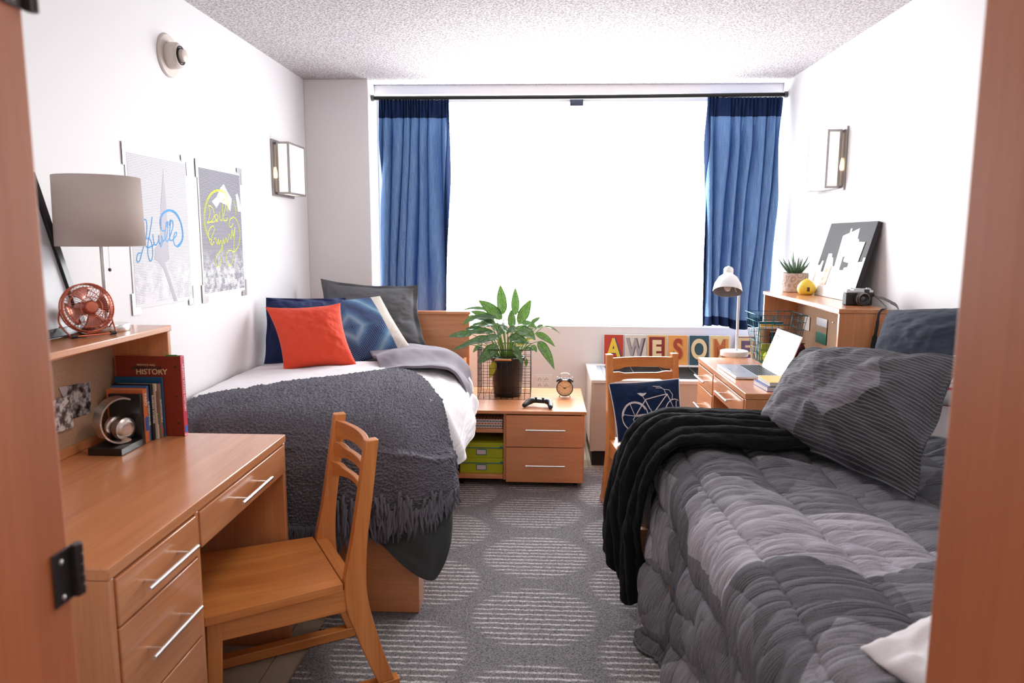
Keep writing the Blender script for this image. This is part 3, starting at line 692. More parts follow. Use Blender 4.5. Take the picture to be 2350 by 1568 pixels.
# woven pillow: nested diamonds in blue yarn, cream ends
m, nt, b = nm('woven_diamond'); v = coords(nt, kind='UV'); sx = nd(nt, 'ShaderNodeSeparateXYZ'); nt.links.new(v, sx.inputs[0])
ax = mth(nt, 'ABSOLUTE', mth(nt, 'SUBTRACT', sx.outputs[0], .235)); ay = mth(nt, 'ABSOLUTE', mth(nt, 'SUBTRACT', sx.outputs[1], .215)); dsum = mth(nt, 'ADD', ax, ay)
stp = mth(nt, 'PINGPONG', mth(nt, 'MULTIPLY', dsum, 1 / .0125), .5)
big = noisen(nt, v, 7, 1); fine = noisen(nt, v, 380, 2, .7)
tone = ramp(nt, mth(nt, 'PINGPONG', mth(nt, 'ADD', dsum, mth(nt, 'MULTIPLY', big, .05)), .105), [(0.0, (.012, .035, .12)), (.045, (.02, .07, .20)), (.075, (.07, .20, .38)), (.105, (.30, .48, .62))])
gap = ramp(nt, mth(nt, 'ADD', stp, mth(nt, 'MULTIPLY', mth(nt, 'SUBTRACT', fine, .5), .25)), [(.12, (.62, .62, .62)), (.24, (0, 0, 0))])
c = mix(nt, tone, (.35, .45, .62), gap)
cm = ramp(nt, mth(nt, 'ADD', ax, mth(nt, 'MULTIPLY', mth(nt, 'SUBTRACT', fine, .5), .01)), [(.208, (0, 0, 0)), (.213, (1, 1, 1))])
c = mix(nt, c, mix(nt, (.62, .54, .46), (.80, .74, .68), fine), cm); nt.links.new(c, b.inputs['Base Color']); b.inputs['Roughness'].default_value = 1; b.inputs['Specular IOR Level'].default_value = .1
bump(nt, b, mth(nt, 'ADD', stp, fine), .9, .005)
pl, _ = pillow('pillow', [(-1.234, 4.02, 0.659), (-0.768, 4.22, 0.779), (-1.376, 4.2, 1.04), (-0.983, 4.38, 1.072)], .075, 'woven_diamond', n=70, pinch=.03, wr=.004, seed=2)
tag(pl, 'blue woven pillow with nested diamonds and cream ends', 'pillow')
m, nt, b = nm('red_cotton'); v = coords(nt, kind='UV'); n = noisen(nt, v, 500, 2); nt.links.new(ramp(nt, n, [(.35, (.70, .050, .017)), (.65, (.78, .066, .022))]), b.inputs['Base Color']); b.inputs['Roughness'].default_value = .85; b.inputs['Sheen Weight'].default_value = .1; bump(nt, b, n, .12, .002)
pl, _ = pillow('pillow', [(-1.366, 3.76, 0.72), (-0.995, 3.86, 0.73), (-1.504, 3.9, 1.046), (-1.12, 4, 1.062)], .085, 'red_cotton', n=90, pinch=.115, wr=.005, seed=21)
tag(pl, 'plain orange-red square pillow', 'pillow')
# ================================================================ right bed
m, nt, b = nm('grey_patch_cotton')
v = coords(nt, kind='UV'); vo = nd(nt, 'ShaderNodeTexVoronoi', voronoi_dimensions='2D', distance='EUCLIDEAN'); vo.inputs['Scale'].default_value = 3.6; vo.inputs['Randomness'].default_value = .9; nt.links.new(v, vo.inputs['Vector'])
cell = nd(nt, 'ShaderNodeSeparateColor'); nt.links.new(vo.outputs['Color'], cell.inputs[0])
tone = ramp(nt, cell.outputs[0], [(.0, (.046, .047, .053)), (.36, (.072, .073, .082)), (.62, (.105, .105, .116)), (.84, (.165, .160, .178))], 'CONSTANT')
sx = nd(nt, 'ShaderNodeSeparateXYZ'); nt.links.new(v, sx.inputs[0])
ln = mth(nt, 'PINGPONG', mth(nt, 'MULTIPLY', sx.outputs[1], 1 / .0095), .5); brk = noisen(nt, v, 500, 2, .8)
l2 = ramp(nt, mth(nt, 'ADD', ln, mth(nt, 'MULTIPLY', mth(nt, 'SUBTRACT', brk, .5), .5)), [(.30, (0, 0, 0)), (.50, (1, 1, 1))])
smp = nd(nt, 'ShaderNodeMapping'); smp.inputs['Scale'].default_value = (14, 420, 1); nt.links.new(v, smp.inputs[0]); stk = noisen(nt, smp.outputs[0], 1, 3, .7)
tone = mix(nt, tone, ramp(nt, mth(nt, 'ADD', mth(nt, 'MULTIPLY', stk, .6), mth(nt, 'MULTIPLY', brk, .4)), [(.36, (.35, .35, .36)), (.64, (1.5, 1.48, 1.52))]), 1.0, 'MULTIPLY')
c = mix(nt, tone, (.36, .345, .37), mth(nt, 'MULTIPLY', mth(nt, 'MULTIPLY', l2, .42), mth(nt, 'ADD', .5, brk))); nt.links.new(c, b.inputs['Base Color']); b.inputs['Roughness'].default_value = .9; b.inputs['Specular IOR Level'].default_value = .15; bump(nt, b, brk, .15, .002)
mq = MATS['grey_patch_cotton'].copy(); mq.name = 'quilt_patch_cotton'; MATS['quilt_patch_cotton'] = mq
for n_ in mq.node_tree.nodes:
    if n_.type == 'MATH' and n_.operation == 'MULTIPLY' and abs(n_.inputs[1].default_value - 1 / .0095) < 1: n_.inputs[1].default_value = 1 / .0042
    if n_.type == 'MATH' and n_.operation == 'MULTIPLY' and abs(n_.inputs[1].default_value - .42) < .001: n_.inputs[1].default_value = .38
for n_ in mq.node_tree.nodes:
    if n_.type == 'VALTORGB' and len(n_.color_ramp.elements) == 4:
        for e_ in n_.color_ramp.elements: e_.color = tuple(min(1, k * 2.25) for k in e_.color[:3]) + (1,)
qt = thing('quilted_comforter', 'quilted grey comforter in pale and dark patches, hanging to the floor', 'comforter')
nu, nv = 520, 720; y0, y1 = .80, 2.80
a = np.linspace(0, 1.72, nu)           # distance across the cloth from the wall side
yv = np.linspace(y0, y1, nv); Aa, Y = np.meshgrid(a, yv)
xw, xe, zt, rr = 1.535, .455, .672, .10
flatL = xw - xe - rr
arc = rr * PI / 2
th = np.clip((Aa - flatL) / rr, 0, PI / 2); dn = np.maximum(Aa - flatL - arc, 0)
X = xw - np.minimum(Aa, flatL) - rr * np.sin(th); Z = zt - rr * (1 - np.cos(th)) - dn
nx = -np.sin(th); nz = np.cos(th)
flare_ = dn / .6; X = X - .055 * flare_
Z = np.maximum(Z, .022 + .0 * Z)
sc = .205; ph = (Aa + .012 * np.sin(Y * 5)) / sc; fr = ph - np.floor(ph); ch = np.floor(ph)
puff = np.abs(np.sin(PI * fr)) ** .55
yw = Y + .05 * np.sin(Aa * 5) + .012 * (fr - .5)
yw = yw + .012 * fbm(Aa * 7 + ch * 5, Y * 6, 2, 3)
b1 = (2 * np.abs(vn(yw * 15 + ch * 37.3, Aa * 3.4 + ch * 9, 5))) ** .55; b2 = (2 * np.abs(vn(yw * 33 + ch * 11, Aa * 6, 6))) ** .6; b3 = vn(yw * 70 + ch * 3, Aa * 9, 16)
wrk = 1.15 * b1 + .55 * b2 + .25 * b3 - .9
near = .35 + .65 * (1 - puff) + .25
d = .022 * puff + .026 * wrk * (.55 + .45 * puff) + .012 * fbm(Aa * 3, Y * 3, 3, 9)
foldsH = np.clip(dn / .35, 0, 1); d = d + foldsH * (.030 * np.sin(Y * 11 + 2.5 * vn(Y * 2, Aa * 3, 2)) + .018 * np.sin(Y * 23 + Aa * 9))
endr = np.clip((Y - 2.70) / .10, 0, 1); Z = Z - .05 * endr ** 2 * (1 - foldsH) ; X = X + .03 * endr * foldsH
X = X + nx * d; Z = np.maximum(Z + nz * d, .018)
A = np.stack([X, Y, Z], 2)
def sh(v): return v
uvq = np.stack([Aa, Y], 2)
QT_top = cloth('quilt', A, 'quilt_patch_cotton', qt, uvq, .006)
# far end flap of the quilt
rows = []
for x in np.linspace(1.5, .40, 12): rows.append([(x, 2.79, .64 if x > .47 else .60), (x, 2.815, .56), (x, 2.815, .42), (x, 2.81, .30 if x > .46 else .2)])
A = loft(rows, 40, 160); U, V = np.meshgrid(np.linspace(0, 1, 40), np.linspace(0, 1, 160)); A[..., 1] += .014 * np.sin(V * 31) * U
cloth('quilt_end', A, 'quilt_patch_cotton', qt, None, .006)
# black fleece throw
m, nt, b = nm('black_fleece'); v = coords(nt); n = noisen(nt, v, 420, 3, .7); nt.links.new(ramp(nt, n, [(.35, (.002, .0025, .003)), (.7, (.008, .0085, .010))]), b.inputs['Base Color']); b.inputs['Roughness'].default_value = .85; b.inputs['Sheen Weight'].default_value = .10; b.inputs['Sheen Roughness'].default_value = .3; b.inputs['Sheen Tint'].default_value = (.5, .5, .55, 1); b.inputs['Specular IOR Level'].default_value = .1; bump(nt, b, n, .5, .004)
ft = thing('fleece_throw', 'black fleece throw slung over the far corner of the quilted bed', 'throw blanket')
ctrl = [[(1.05, 2.42, .73), (1.05, 2.52, .75), (1.05, 2.62, .755), (1.05, 2.72, .75), (1.05, 2.83, .70)],
        [(.80, 2.42, .725), (.80, 2.52, .755), (.80, 2.62, .765), (.80, 2.73, .76), (.80, 2.84, .70)],
        [(.60, 2.44, .725), (.60, 2.54, .765), (.60, 2.64, .77), (.60, 2.75, .765), (.60, 2.86, .69)],
        [(.47, 2.46, .705), (.46, 2.56, .745), (.45, 2.67, .76), (.45, 2.78, .75), (.46, 2.89, .66)],
        [(.405, 2.48, .61), (.375, 2.58, .655), (.355, 2.69, .68), (.355, 2.80, .67), (.40, 2.92, .58)],
        [(.375, 2.50, .47), (.335, 2.59, .50), (.305, 2.71, .53), (.300, 2.82, .52), (.35, 2.93, .46)],
        [(.365, 2.52, .30), (.320, 2.60, .32), (.285, 2.72, .36), (.272, 2.83, .36), (.32, 2.93, .34)],
        [(.390, 2.53, .13), (.335, 2.62, .06), (.300, 2.72, .14), (.262, 2.84, .19), (.31, 2.92, .25)]]
nu, nv = 150, 260
A0 = blur(push_out(loft(ctrl, 60, 100), [QT_top], (1.0, 1.9, .1), .030), 2); A = loft(A0, nu, nv); N = normals(A); U, V = np.meshgrid(np.linspace(0, 1, nu), np.linspace(0, 1, nv))
fold = np.abs(np.sin(U * 9.5 + .9 * np.sin(V * 4) + 1.5 * vn(V * 3, U * 1.5, 3))) ** .7
d = .026 * (fold - .5) * np.clip(.5 + V * .6, 0, 1) + .012 * (np.abs(np.sin(U * 21 + 2.2 * vn(V * 5, U * 3, 8) + V * 2)) ** .7 - .5) + .016 * fbm(U * 6, V * 9, 4, 6)
A = A + N * (d[..., None] * (1 if N[10, 10, 2] > 0 else -1)); cloth('fleece', A, 'black_fleece', ft, None, .016)
# sham, denim cushion, striped pillow, white pillow
pl, _ = pillow('pillow', [(0.792, 2.74, 0.708), (1.029, 1.99, 0.711), (1.025, 2.86, 1.002), (1.197, 2.1, 1.099)], .14, 'grey_patch_cotton', n=110, pinch=.05, flange=.05, wr=.012, seed=33)
tag(pl, 'large grey patchwork sham leaning on the cushions of the quilted bed', 'pillow')
m, nt, b = nm('dark_denim'); v = coords(nt, kind='UV'); n = noisen(nt, v, 420, 3, .8); nt.links.new(ramp(nt, n, [(.4, (.012, .017, .032)), (.72, (.050, .062, .10))]), b.inputs['Base Color']); b.inputs['Roughness'].default_value = .95; b.inputs['Sheen Weight'].default_value = .04; bump(nt, b, n, .3, .002)
pl, _ = pillow('pillow', [(1.312, 2.95, 0.903), (1.502, 2.35, 0.971), (1.403, 3.02, 1.139), (1.524, 2.4, 1.21)], .10, 'dark_denim', n=80, pinch=.06, wr=.005, seed=7)
tag(pl, 'dark denim cushion against the wall behind the sham', 'pillow')
m, nt, b = nm('striped_cotton'); v = coords(nt, kind='UV'); sx = nd(nt, 'ShaderNodeSeparateXYZ'); nt.links.new(v, sx.inputs[0])
q = mth(nt, 'PINGPONG', mth(nt, 'MULTIPLY', sx.outputs[1], 1 / .10), .5)
nt.links.new(ramp(nt, q, [(0, (.72, .70, .71)), (.08, (.55, .05, .07)), (.12, (.72, .70, .71)), (.20, (.28, .27, .29)), (.24, (.72, .70, .71)), (.33, (.35, .34, .36)), (.36, (.68, .66, .68)), (.46, (.45, .44, .46))], 'CONSTANT'), b.inputs['Base Color']); b.inputs['Roughness'].default_value = .9
pl, _ = pillow('pillow', [(1.194, 2.62, 0.874), (1.426, 2.22, 0.929), (1.309, 2.78, 0.93), (1.489, 2.34, 1.04)], .07, 'striped_cotton', n=60, pinch=.05, wr=.010, seed=11)
tag(pl, 'white pillow with grey and red stripes, tucked behind the sham', 'pillow')
pl, _ = pillow('pillow', [(.560, 1.215, .712), (.66, .84, .715), (.96, 1.46, .755), (1.08, 1.06, .75)], .05, fabric('pale_cotton', (.74, .71, .73), (.66, .63, .655), 500, .1), n=60, pinch=.06, wr=.016, seed=14)
tag(pl, 'pale grey pillow lying at the near end of the quilted bed', 'pillow')

# ================================================================ ON THE WALLS: posters
def yz_poly(polys, x, mb, dx=.0006):
    for p in polys:
        mb.prism(p, lambda a, b_, t: (t, a, b_), x, x + dx)
def poster_mat(name, dark_, lo_dark, base, seed):
    m, nt, b = nm(name); v = coords(nt); sx = nd(nt, 'ShaderNodeSeparateXYZ'); nt.links.new(v, sx.inputs[0])
    st = mth(nt, 'PINGPONG', mth(nt, 'MULTIPLY', sx.outputs[2], 1 / .0062), .5)
    n = noisen(nt, v, 16 + seed, 5, .75); n2 = noisen(nt, v, 5, 2)
    g = mth(nt, 'MULTIPLY', mth(nt, 'SUBTRACT', 1.42 + .0 * seed, sx.outputs[2]), 2.6)
    f = ramp(nt, mth(nt, 'ADD', mth(nt, 'MULTIPLY', n, 1.0), mth(nt, 'MULTIPLY', g, .0)), [(.42, (0, 0, 0)), (.60, (1, 1, 1))])
    lo = ramp(nt, g, [(.12, (0, 0, 0)), (.45, (1, 1, 1))])
    amt = mix(nt, (base,) * 3, mix(nt, (lo_dark,) * 3, (.02,) * 3, f), lo)
    s_ = ramp(nt, mth(nt, 'SUBTRACT', mth(nt, 'MULTIPLY', st, 2), mth(nt, 'SUBTRACT', 1, amt)), [(.0, (0, 0, 0)), (.10, (1, 1, 1))])
    c = mix(nt, (.78, .76, .79), dark_, s_); nt.links.new(c, b.inputs['Base Color']); b.inputs['Roughness'].default_value = .6
poster_mat('poster_pale_print', (.44, .41, .47), .62, .55, 4)
poster_mat('poster_dark_print', (.10, .088, .13), .80, .85, 9)
tape = flat('grey_tape', (.48, .45, .47), .3, .2)
posterw = flat('poster_paper', (.78, .76, .78), .6)
spire_m = flat('poster_spire_print', (.46, .43, .49), .6); peak_m = flat('poster_peak_print', (.80, .78, .81), .6)
blue_ink = flat('blue_ink', (.015, .30, .68), .6); yellow_ink = flat('yellow_ink', (.62, .66, .02), .6)
def poster(label, y0, y1, z0, z1, pm, polys, pmat, pname, strokes, ink):
    t = thing('poster', label, 'poster', group='taped posters')
    X0 = XL + .0015
    # sheet bows a little off the wall
    n = 24; A = np.zeros((n, n, 3)); U, V = np.meshgrid(np.linspace(0, 1, n), np.linspace(0, 1, n))
    MB().box(X0, X0 + .0014, y0, y1, z0, z1).build('sheet', posterw, t)
    b_ = .014; MB().box(X0 + .0014, X0 + .0020, y0 + b_, y1 - b_, z0 + b_ * 1.3, z1 - b_ * 1.1).build('print', pm, t)
    mb = MB(); yz_poly(polys, X0 + .002, mb); mb.build(pname, pmat, t)
    mb = MB()
    for s in strokes:
        mb.tube([(X0 + .0028, a, b2) for a, b2 in ((p.x, p.y) for p in smoothpts([(q[0], q[1], 0) for q in s], 5))], .0030, 6)
    mb.v = [(X0 + .0024 + (p[0] - X0 - .0028) * .25, p[1], p[2]) for p in mb.v]
    mb.build('lettering', ink, t)
    for (a, b2, s1, s2) in ((y0, z1, -1, 1), (y1, z1, 1, 1), (y0, z0, -1, -1), (y1, z0, 1, -1)):
        mb = MB(); mb.box(X0 + .002, X0 + .0032, *sorted((a + s1 * .014, a - s1 * .045)), *sorted((b2 - s2 * .006, b2 + s2 * .022)))
        mb.box(X0 + .002, X0 + .0036, *sorted((a - s1 * .004, a + s1 * .016)), *sorted((b2 + s2 * .020, b2 - s2 * .062)))
        mb.build('tape', tape, t)
poster('pale poster of a spire lettered in blue, nearer the lamp', 2.742, 3.222, 1.143, 1.750, 'poster_pale_print', [[(3.02, 1.697), (3.028, 1.565), (3.026, 1.383), (3.027, 1.328), (2.988, 1.314), (3.036, 1.222), (3.073, 1.148), (3.048, 1.15), (2.975, 1.29), (2.936, 1.321), (2.91, 1.331), (2.919, 1.374), (2.964, 1.398), (2.982, 1.543)]], spire_m, 'spire', [[(2.831, 1.467), (2.842, 1.484), (2.857, 1.489), (2.867, 1.478), (2.865, 1.445), (2.851, 1.408), (2.832, 1.38), (2.814, 1.352), (2.8, 1.33), (2.785, 1.323), (2.778, 1.335), (2.789, 1.355), (2.809, 1.359)], [(2.912, 1.5), (2.898, 1.464), (2.882, 1.427), (2.868, 1.398), (2.863, 1.37), (2.863, 1.347), (2.875, 1.325), (2.892, 1.336), (2.899, 1.37), (2.891, 1.403), (2.87, 1.416), (2.85, 1.408), (2.846, 1.389), (2.866, 1.379), (2.903, 1.386), (2.915, 1.396)], [(2.908, 1.431), (2.91, 1.408), (2.917, 1.391), (2.933, 1.391), (2.95, 1.408), (2.954, 1.427), (2.956, 1.391), (2.975, 1.408), (2.971, 1.427), (2.982, 1.407), (2.964, 1.381), (2.956, 1.398)], [(2.979, 1.4), (3.01, 1.417), (3.029, 1.452), (3.029, 1.479), (3.016, 1.466), (3.001, 1.422), (3.009, 1.405), (3.029, 1.407), (3.063, 1.447), (3.077, 1.477), (3.068, 1.49), (3.054, 1.477), (3.04, 1.422), (3.048, 1.405), (3.071, 1.412), (3.097, 1.427), (3.101, 1.44), (3.088, 1.438), (3.071, 1.412), (3.077, 1.392)], [(2.971, 1.451), (2.97, 1.485), (2.988, 1.514), (3.034, 1.531), (3.074, 1.532), (3.113, 1.519), (3.145, 1.484), (3.158, 1.443), (3.153, 1.412), (3.129, 1.389), (3.101, 1.379), (3.072, 1.392)], [(2.978, 1.454), (2.978, 1.485), (2.994, 1.511), (3.035, 1.527), (3.071, 1.528), (3.108, 1.514), (3.14, 1.481), (3.151, 1.442), (3.145, 1.412), (3.124, 1.393), (3.102, 1.384)], [(3.013, 1.459), (3.004, 1.447), (2.98, 1.447), (2.969, 1.461)], [(3.014, 1.466), (3.018, 1.479), (3.033, 1.483), (3.032, 1.469), (3.018, 1.464)], [(3.044, 1.467), (3.05, 1.486), (3.063, 1.491), (3.073, 1.485), (3.076, 1.465)]], blue_ink)
poster('dark poster of a white peak lettered in yellow, nearer the red pillow', 3.322, 3.802, 1.140, 1.750, 'poster_dark_print', [[(3.455, 1.588), (3.506, 1.611), (3.558, 1.659), (3.596, 1.678), (3.637, 1.641), (3.681, 1.611), (3.655, 1.548), (3.623, 1.576), (3.543, 1.59), (3.5, 1.559)], [(3.73, 1.635), (3.753, 1.642), (3.772, 1.613), (3.792, 1.553), (3.75, 1.552)]], peak_m, 'peak', [[(3.627, 1.547), (3.642, 1.595), (3.609, 1.637), (3.536, 1.646), (3.457, 1.629), (3.396, 1.585), (3.365, 1.527), (3.364, 1.472), (3.395, 1.423), (3.433, 1.404)], [(3.613, 1.547), (3.631, 1.594), (3.599, 1.632), (3.536, 1.642), (3.462, 1.625), (3.406, 1.583), (3.375, 1.527), (3.374, 1.473), (3.403, 1.426)], [(3.412, 1.567), (3.427, 1.535), (3.404, 1.495), (3.391, 1.487), (3.441, 1.496), (3.47, 1.525), (3.455, 1.558), (3.413, 1.57)], [(3.492, 1.531), (3.475, 1.514), (3.493, 1.502), (3.513, 1.518), (3.494, 1.532)], [(3.531, 1.544), (3.531, 1.51), (3.553, 1.502), (3.584, 1.54), (3.61, 1.587), (3.599, 1.607), (3.577, 1.592), (3.565, 1.545), (3.573, 1.505), (3.607, 1.503), (3.623, 1.518)], [(3.403, 1.487), (3.467, 1.494), (3.506, 1.498)], [(3.456, 1.401), (3.428, 1.383), (3.406, 1.407), (3.4, 1.44), (3.425, 1.465), (3.458, 1.471), (3.462, 1.452), (3.43, 1.418), (3.426, 1.384)], [(3.456, 1.407), (3.47, 1.418), (3.486, 1.387), (3.502, 1.412), (3.506, 1.386), (3.528, 1.406), (3.535, 1.383), (3.527, 1.36), (3.487, 1.338), (3.464, 1.319), (3.466, 1.293), (3.491, 1.279), (3.52, 1.303), (3.54, 1.36), (3.556, 1.412), (3.567, 1.389), (3.591, 1.418), (3.602, 1.395), (3.628, 1.436), (3.646, 1.412), (3.666, 1.46), (3.673, 1.424), (3.703, 1.472), (3.692, 1.436), (3.68, 1.394), (3.673, 1.334), (3.646, 1.293), (3.616, 1.279), (3.587, 1.295), (3.585, 1.336), (3.625, 1.356), (3.682, 1.349), (3.737, 1.382), (3.759, 1.437), (3.742, 1.491), (3.702, 1.519), (3.65, 1.51), (3.633, 1.483), (3.653, 1.47), (3.684, 1.49)], [(3.704, 1.604), (3.721, 1.563), (3.718, 1.531)]], yellow_ink)

# ================================================================ ON THE NEAR DESK
DT = .7605
def photo_print(name, label, corners, seed, ca, cb, x_off=0):
    """snapshot pinned on cork; corners in 3-D"""
    m, nt, b = nm(name + '_%d' % seed); v = coords(nt, (1, 1, 1)); n = noisen(nt, v, 26 + seed, 3, .6)
    nt.links.new(ramp(nt, n, [(.38, ca), (.47, (.22, .20, .20)), (.58, cb)]), b.inputs['Base Color']); b.inputs['Roughness'].default_value = .3
    mb = MB(); c = [Vector(q) for q in corners]; nrm = (c[1] - c[0]).cross(c[3] - c[0]).normalized() * .0006
    mb.add([q - nrm for q in c] + [q + nrm for q in c], [(3, 2, 1, 0), (4, 5, 6, 7)] + [(i, (i + 1) % 4, 4 + (i + 1) % 4, 4 + i) for i in range(4)])
    o = mb.build(name, m); tag(o, label, 'photo', 'snapshots pinned on cork'); return o
photo_print('snapshot', 'black and white snapshot of two people pinned higher on the near cork board', [(-1.425, 2.106, 0.872), (-1.425, 2.205, 0.868), (-1.425, 2.213, 0.966), (-1.425, 2.063, 0.979)], 3, (.02, .02, .02), (.55, .53, .52))
photo_print('snapshot', 'pale snapshot pinned lower, overlapping the black and white one', [(-1.42, 2.01, 0.85), (-1.42, 2.11, 0.847), (-1.42, 2.098, 0.948), (-1.42, 2.008, 0.949)], 12, (.10, .07, .07), (.80, .76, .75))
# bookend + scroll ornament
be = thing('bookend', 'black L-shaped bookend propping the books', 'bookend', (0, 0, 0))
blk = flat('black_satin', (.012, .012, .013), .3)
box('base', blk, -1.377, -1.272, 2.100, 2.222, DT, DT + .022, be, .002); box('upright', blk, -1.377, -1.272, 2.222, 2.236, DT, DT + .165, be, .002)
hp = thing('scroll_ornament', 'silver scroll-shaped ornament standing on the black bookend', 'ornament', (-1.318, 2.162, DT + .0225), R(58))
ns_ = flat('satin_nickel', (.62, .55, .50), .30, 1)
mb = MB(); n = 30; vs = []
for i in range(n + 1):                       # wide band curved like a C, seen edge on
    a = R(62 + 230 * i / n); cx, cz = .006, .0735; r0, r1 = .062, .067
    for rr_, yy_ in ((r0, -.022), (r1, -.022), (r1, .022), (r0, .022)):
        vs.append((cx + rr_ * math.cos(a), yy_, cz + rr_ * math.sin(a) * 1.08))
mb.add(vs, [(i * 4 + j, i * 4 + (j + 1) % 4, i * 4 + 4 + (j + 1) % 4, i * 4 + 4 + j) for i in range(n) for j in range(4)] + [(3, 2, 1, 0), tuple(n * 4 + j for j in range(4))])
mb.build('curved_band', ns_, hp, smooth='auto')
for i in (11, 16, 21):
    a = R(62 + 230 * i / n); p = Vector((.006 + .0665 * math.cos(a), 0, .0735 + .0665 * math.sin(a) * 1.08))
    MB().box(-.008, .008, -.0235, .0235, -.0016, .0016, Matrix.Translation(p) @ Matrix.Rotation(-a + PI / 2, 4, 'Y')).build('band_joint', ns_, hp, bevel=.001)
Mx = Matrix.Rotation(R(90), 4, 'X') 
cup = MB().lathe([(.001, .004), (.012, .006), (.020, .004), (.022, .008), (.032, .004), (.036, .000), (.037, -.010), (.034, -.024), (.030, -.030), (.001, -.030)], M=Matrix.Rotation(R(12), 4, 'Z') @ Mx, n=40, c=(.030, .004, .0385)).build('scroll_disc', ns_, hp, smooth='auto')
MB().lathe([(.020, -.028), (.034, -.030), (.036, -.040), (.030, -.048), (.018, -.046)], M=Matrix.Rotation(R(12), 4, 'Z') @ Mx, n=32, c=(.030, .022, .0385), caps=False).build('disc_rim', ns_, cup, smooth=True)
# books: spines towards the room (+x), standing in a row away from us
def book(label, x1, y0, y1, z1, depth, col, spine=None, stripes=None, name='book', lean=0, group='books in the open hutch'):
    t = thing(name, label, 'book', (x1, y0, DT), 0, group)
    w = y1 - y0; h = z1 - DT; c = flat('cover_%s' % label[:24], col, .35)
    mb = MB(); mb.box(-depth, 0, 0, .0022, 0, h); mb.box(-depth, 0, w - .0022, w, 0, h); mb.box(-.0026, 0, .0022, w - .0022, 0, h); mb.build('cover', c, t, bevel=.0008)
    MB().box(-depth + .004, -.0028, .0024, w - .0024, .003, h - .004).build('pages', paper, t)
    return t, w, h
FR = lambda x, y, z: frame_M((x, y, z), (0, 0, 1), (0, 1, 0) if False else (0, -1, 0), (1, 0, 0))
spine_M = lambda x, y, z: Matrix(((0, 0, 1, x), (0, 1, 0, y), (-1, 0, 0, z), (0, 0, 0, 1)))      # text runs down the spine, faces +x
front_M = lambda x, y, z: Matrix(((1, 0, 0, x), (0, 0, -1, y), (0, 1, 0, z), (0, 0, 0, 1)))     # text faces -y
ink_w = flat('ink_white', (.8, .78, .74), .5); ink_gold = flat('ink_gold', (.72, .55, .30), .4); ink_k = flat('ink_black', (.02, .02, .02), .5)
t, w, h = book('thick orange paperback with a blue spine edge, next to the bookend', -1.272, 2.238, 2.262, .938, .12, (.62, .17, .05))
text('title', 'PASO', ink_w, t, spine_M(.0006, w * .5, h * .80), .017, .0004); box('spine_band', flat('blue_band', (.05, .12, .38), .4), 0, .0006, .003, w - .003, .04, .085, t, 0)
t, w, h = book('blue paperback in the row of spines, second from the bookend', -1.274, 2.264, 2.276, .943, .12, (.05, .14, .34))
text('title', 'SUPERPOWER', ink_w, t, spine_M(.0006, w * .5, h * .5), .013, .0004)
t, w, h = book('black paperback in the middle of the row of spines', -1.268, 2.278, 2.292, .946, .13, (.012, .010, .012))
text('title', 'RUSSIAN STORIES', ink_w, t, spine_M(.0006, w * .5, h * .55), .012, .0004)
t, w, h = book('cream paperback with a painted figure on its spine', -1.262, 2.294, 2.305, .944, .13, (.62, .52, .40))
box('spine_picture', flat('book_picture', (.20, .09, .06), .4), 0, .0006, .002, w - .002, .085, .16, t, 0); text('title', 'AWAY', ink_k, t, spine_M(.0007, w * .5, h * .35), .012, .0004)
t, w, h = book('brown paperback beside the blue folder, dark lettering on its spine', -1.256, 2.307, 2.319, .942, .13, (.28, .18, .13))
text('title', 'QUESTIONABLE', ink_w, t, spine_M(.0006, w * .5, h * .5), .011, .0004); box('spine_tag', flat('orange_tag', (.6, .12, .05), .5), 0, .0006, .001, w - .001, .015, .035, t, 0)
t, w, h = book('slim blue folder standing before the big red textbook', -1.252, 2.321, 2.3285, .962, .160, (.008, .085, .19), name='folder')
t, w, h = book('big dark red textbook titled HISTORY', -1.192, 2.331, 2.3545, 1.031, .218, (.23, .028, .012))
box('spine', flat('crimson_spine', (.55, .035, .07), .35), -.001, .0018, -.0004, w + .0004, .0, h, t, .0008)
text('title', 'HISTORY', ink_gold, t, front_M(-.098, -.0006, h - .053), .026, .0004, .0004, sx=1.0)
text('series_line', 'PRENTICE HALL', ink_gold, t, front_M(-.115, -.0006, h - .030), .009, .0004)
text('title_line', 'UNITED STATES', ink_k, t, front_M(-.115, -.0006, h - .040), .014, .0004, .0004)
text('spine_title', 'UNITED STATES HISTORY', ink_w, t, spine_M(.0022, w * .5, h * .60), .014, .0004)
box('spine_label', flat('blue_label', (.02, .15, .55), .4), .0018, .0024, .004, w - .004, .012, .034, t, 0)
mb = MB()
for zz in (.045, .135, .235): mb.cyl((-.018, -.0008, zz), (-.018, .001, zz), .0032, n=12)
mb.build('punch_hole', ink_k, t)
box('bookmark', flat('green_paper', (.03, .33, .06), .6), -.05, -.012, .006, .008, h - .02, h + .004, t, 0)
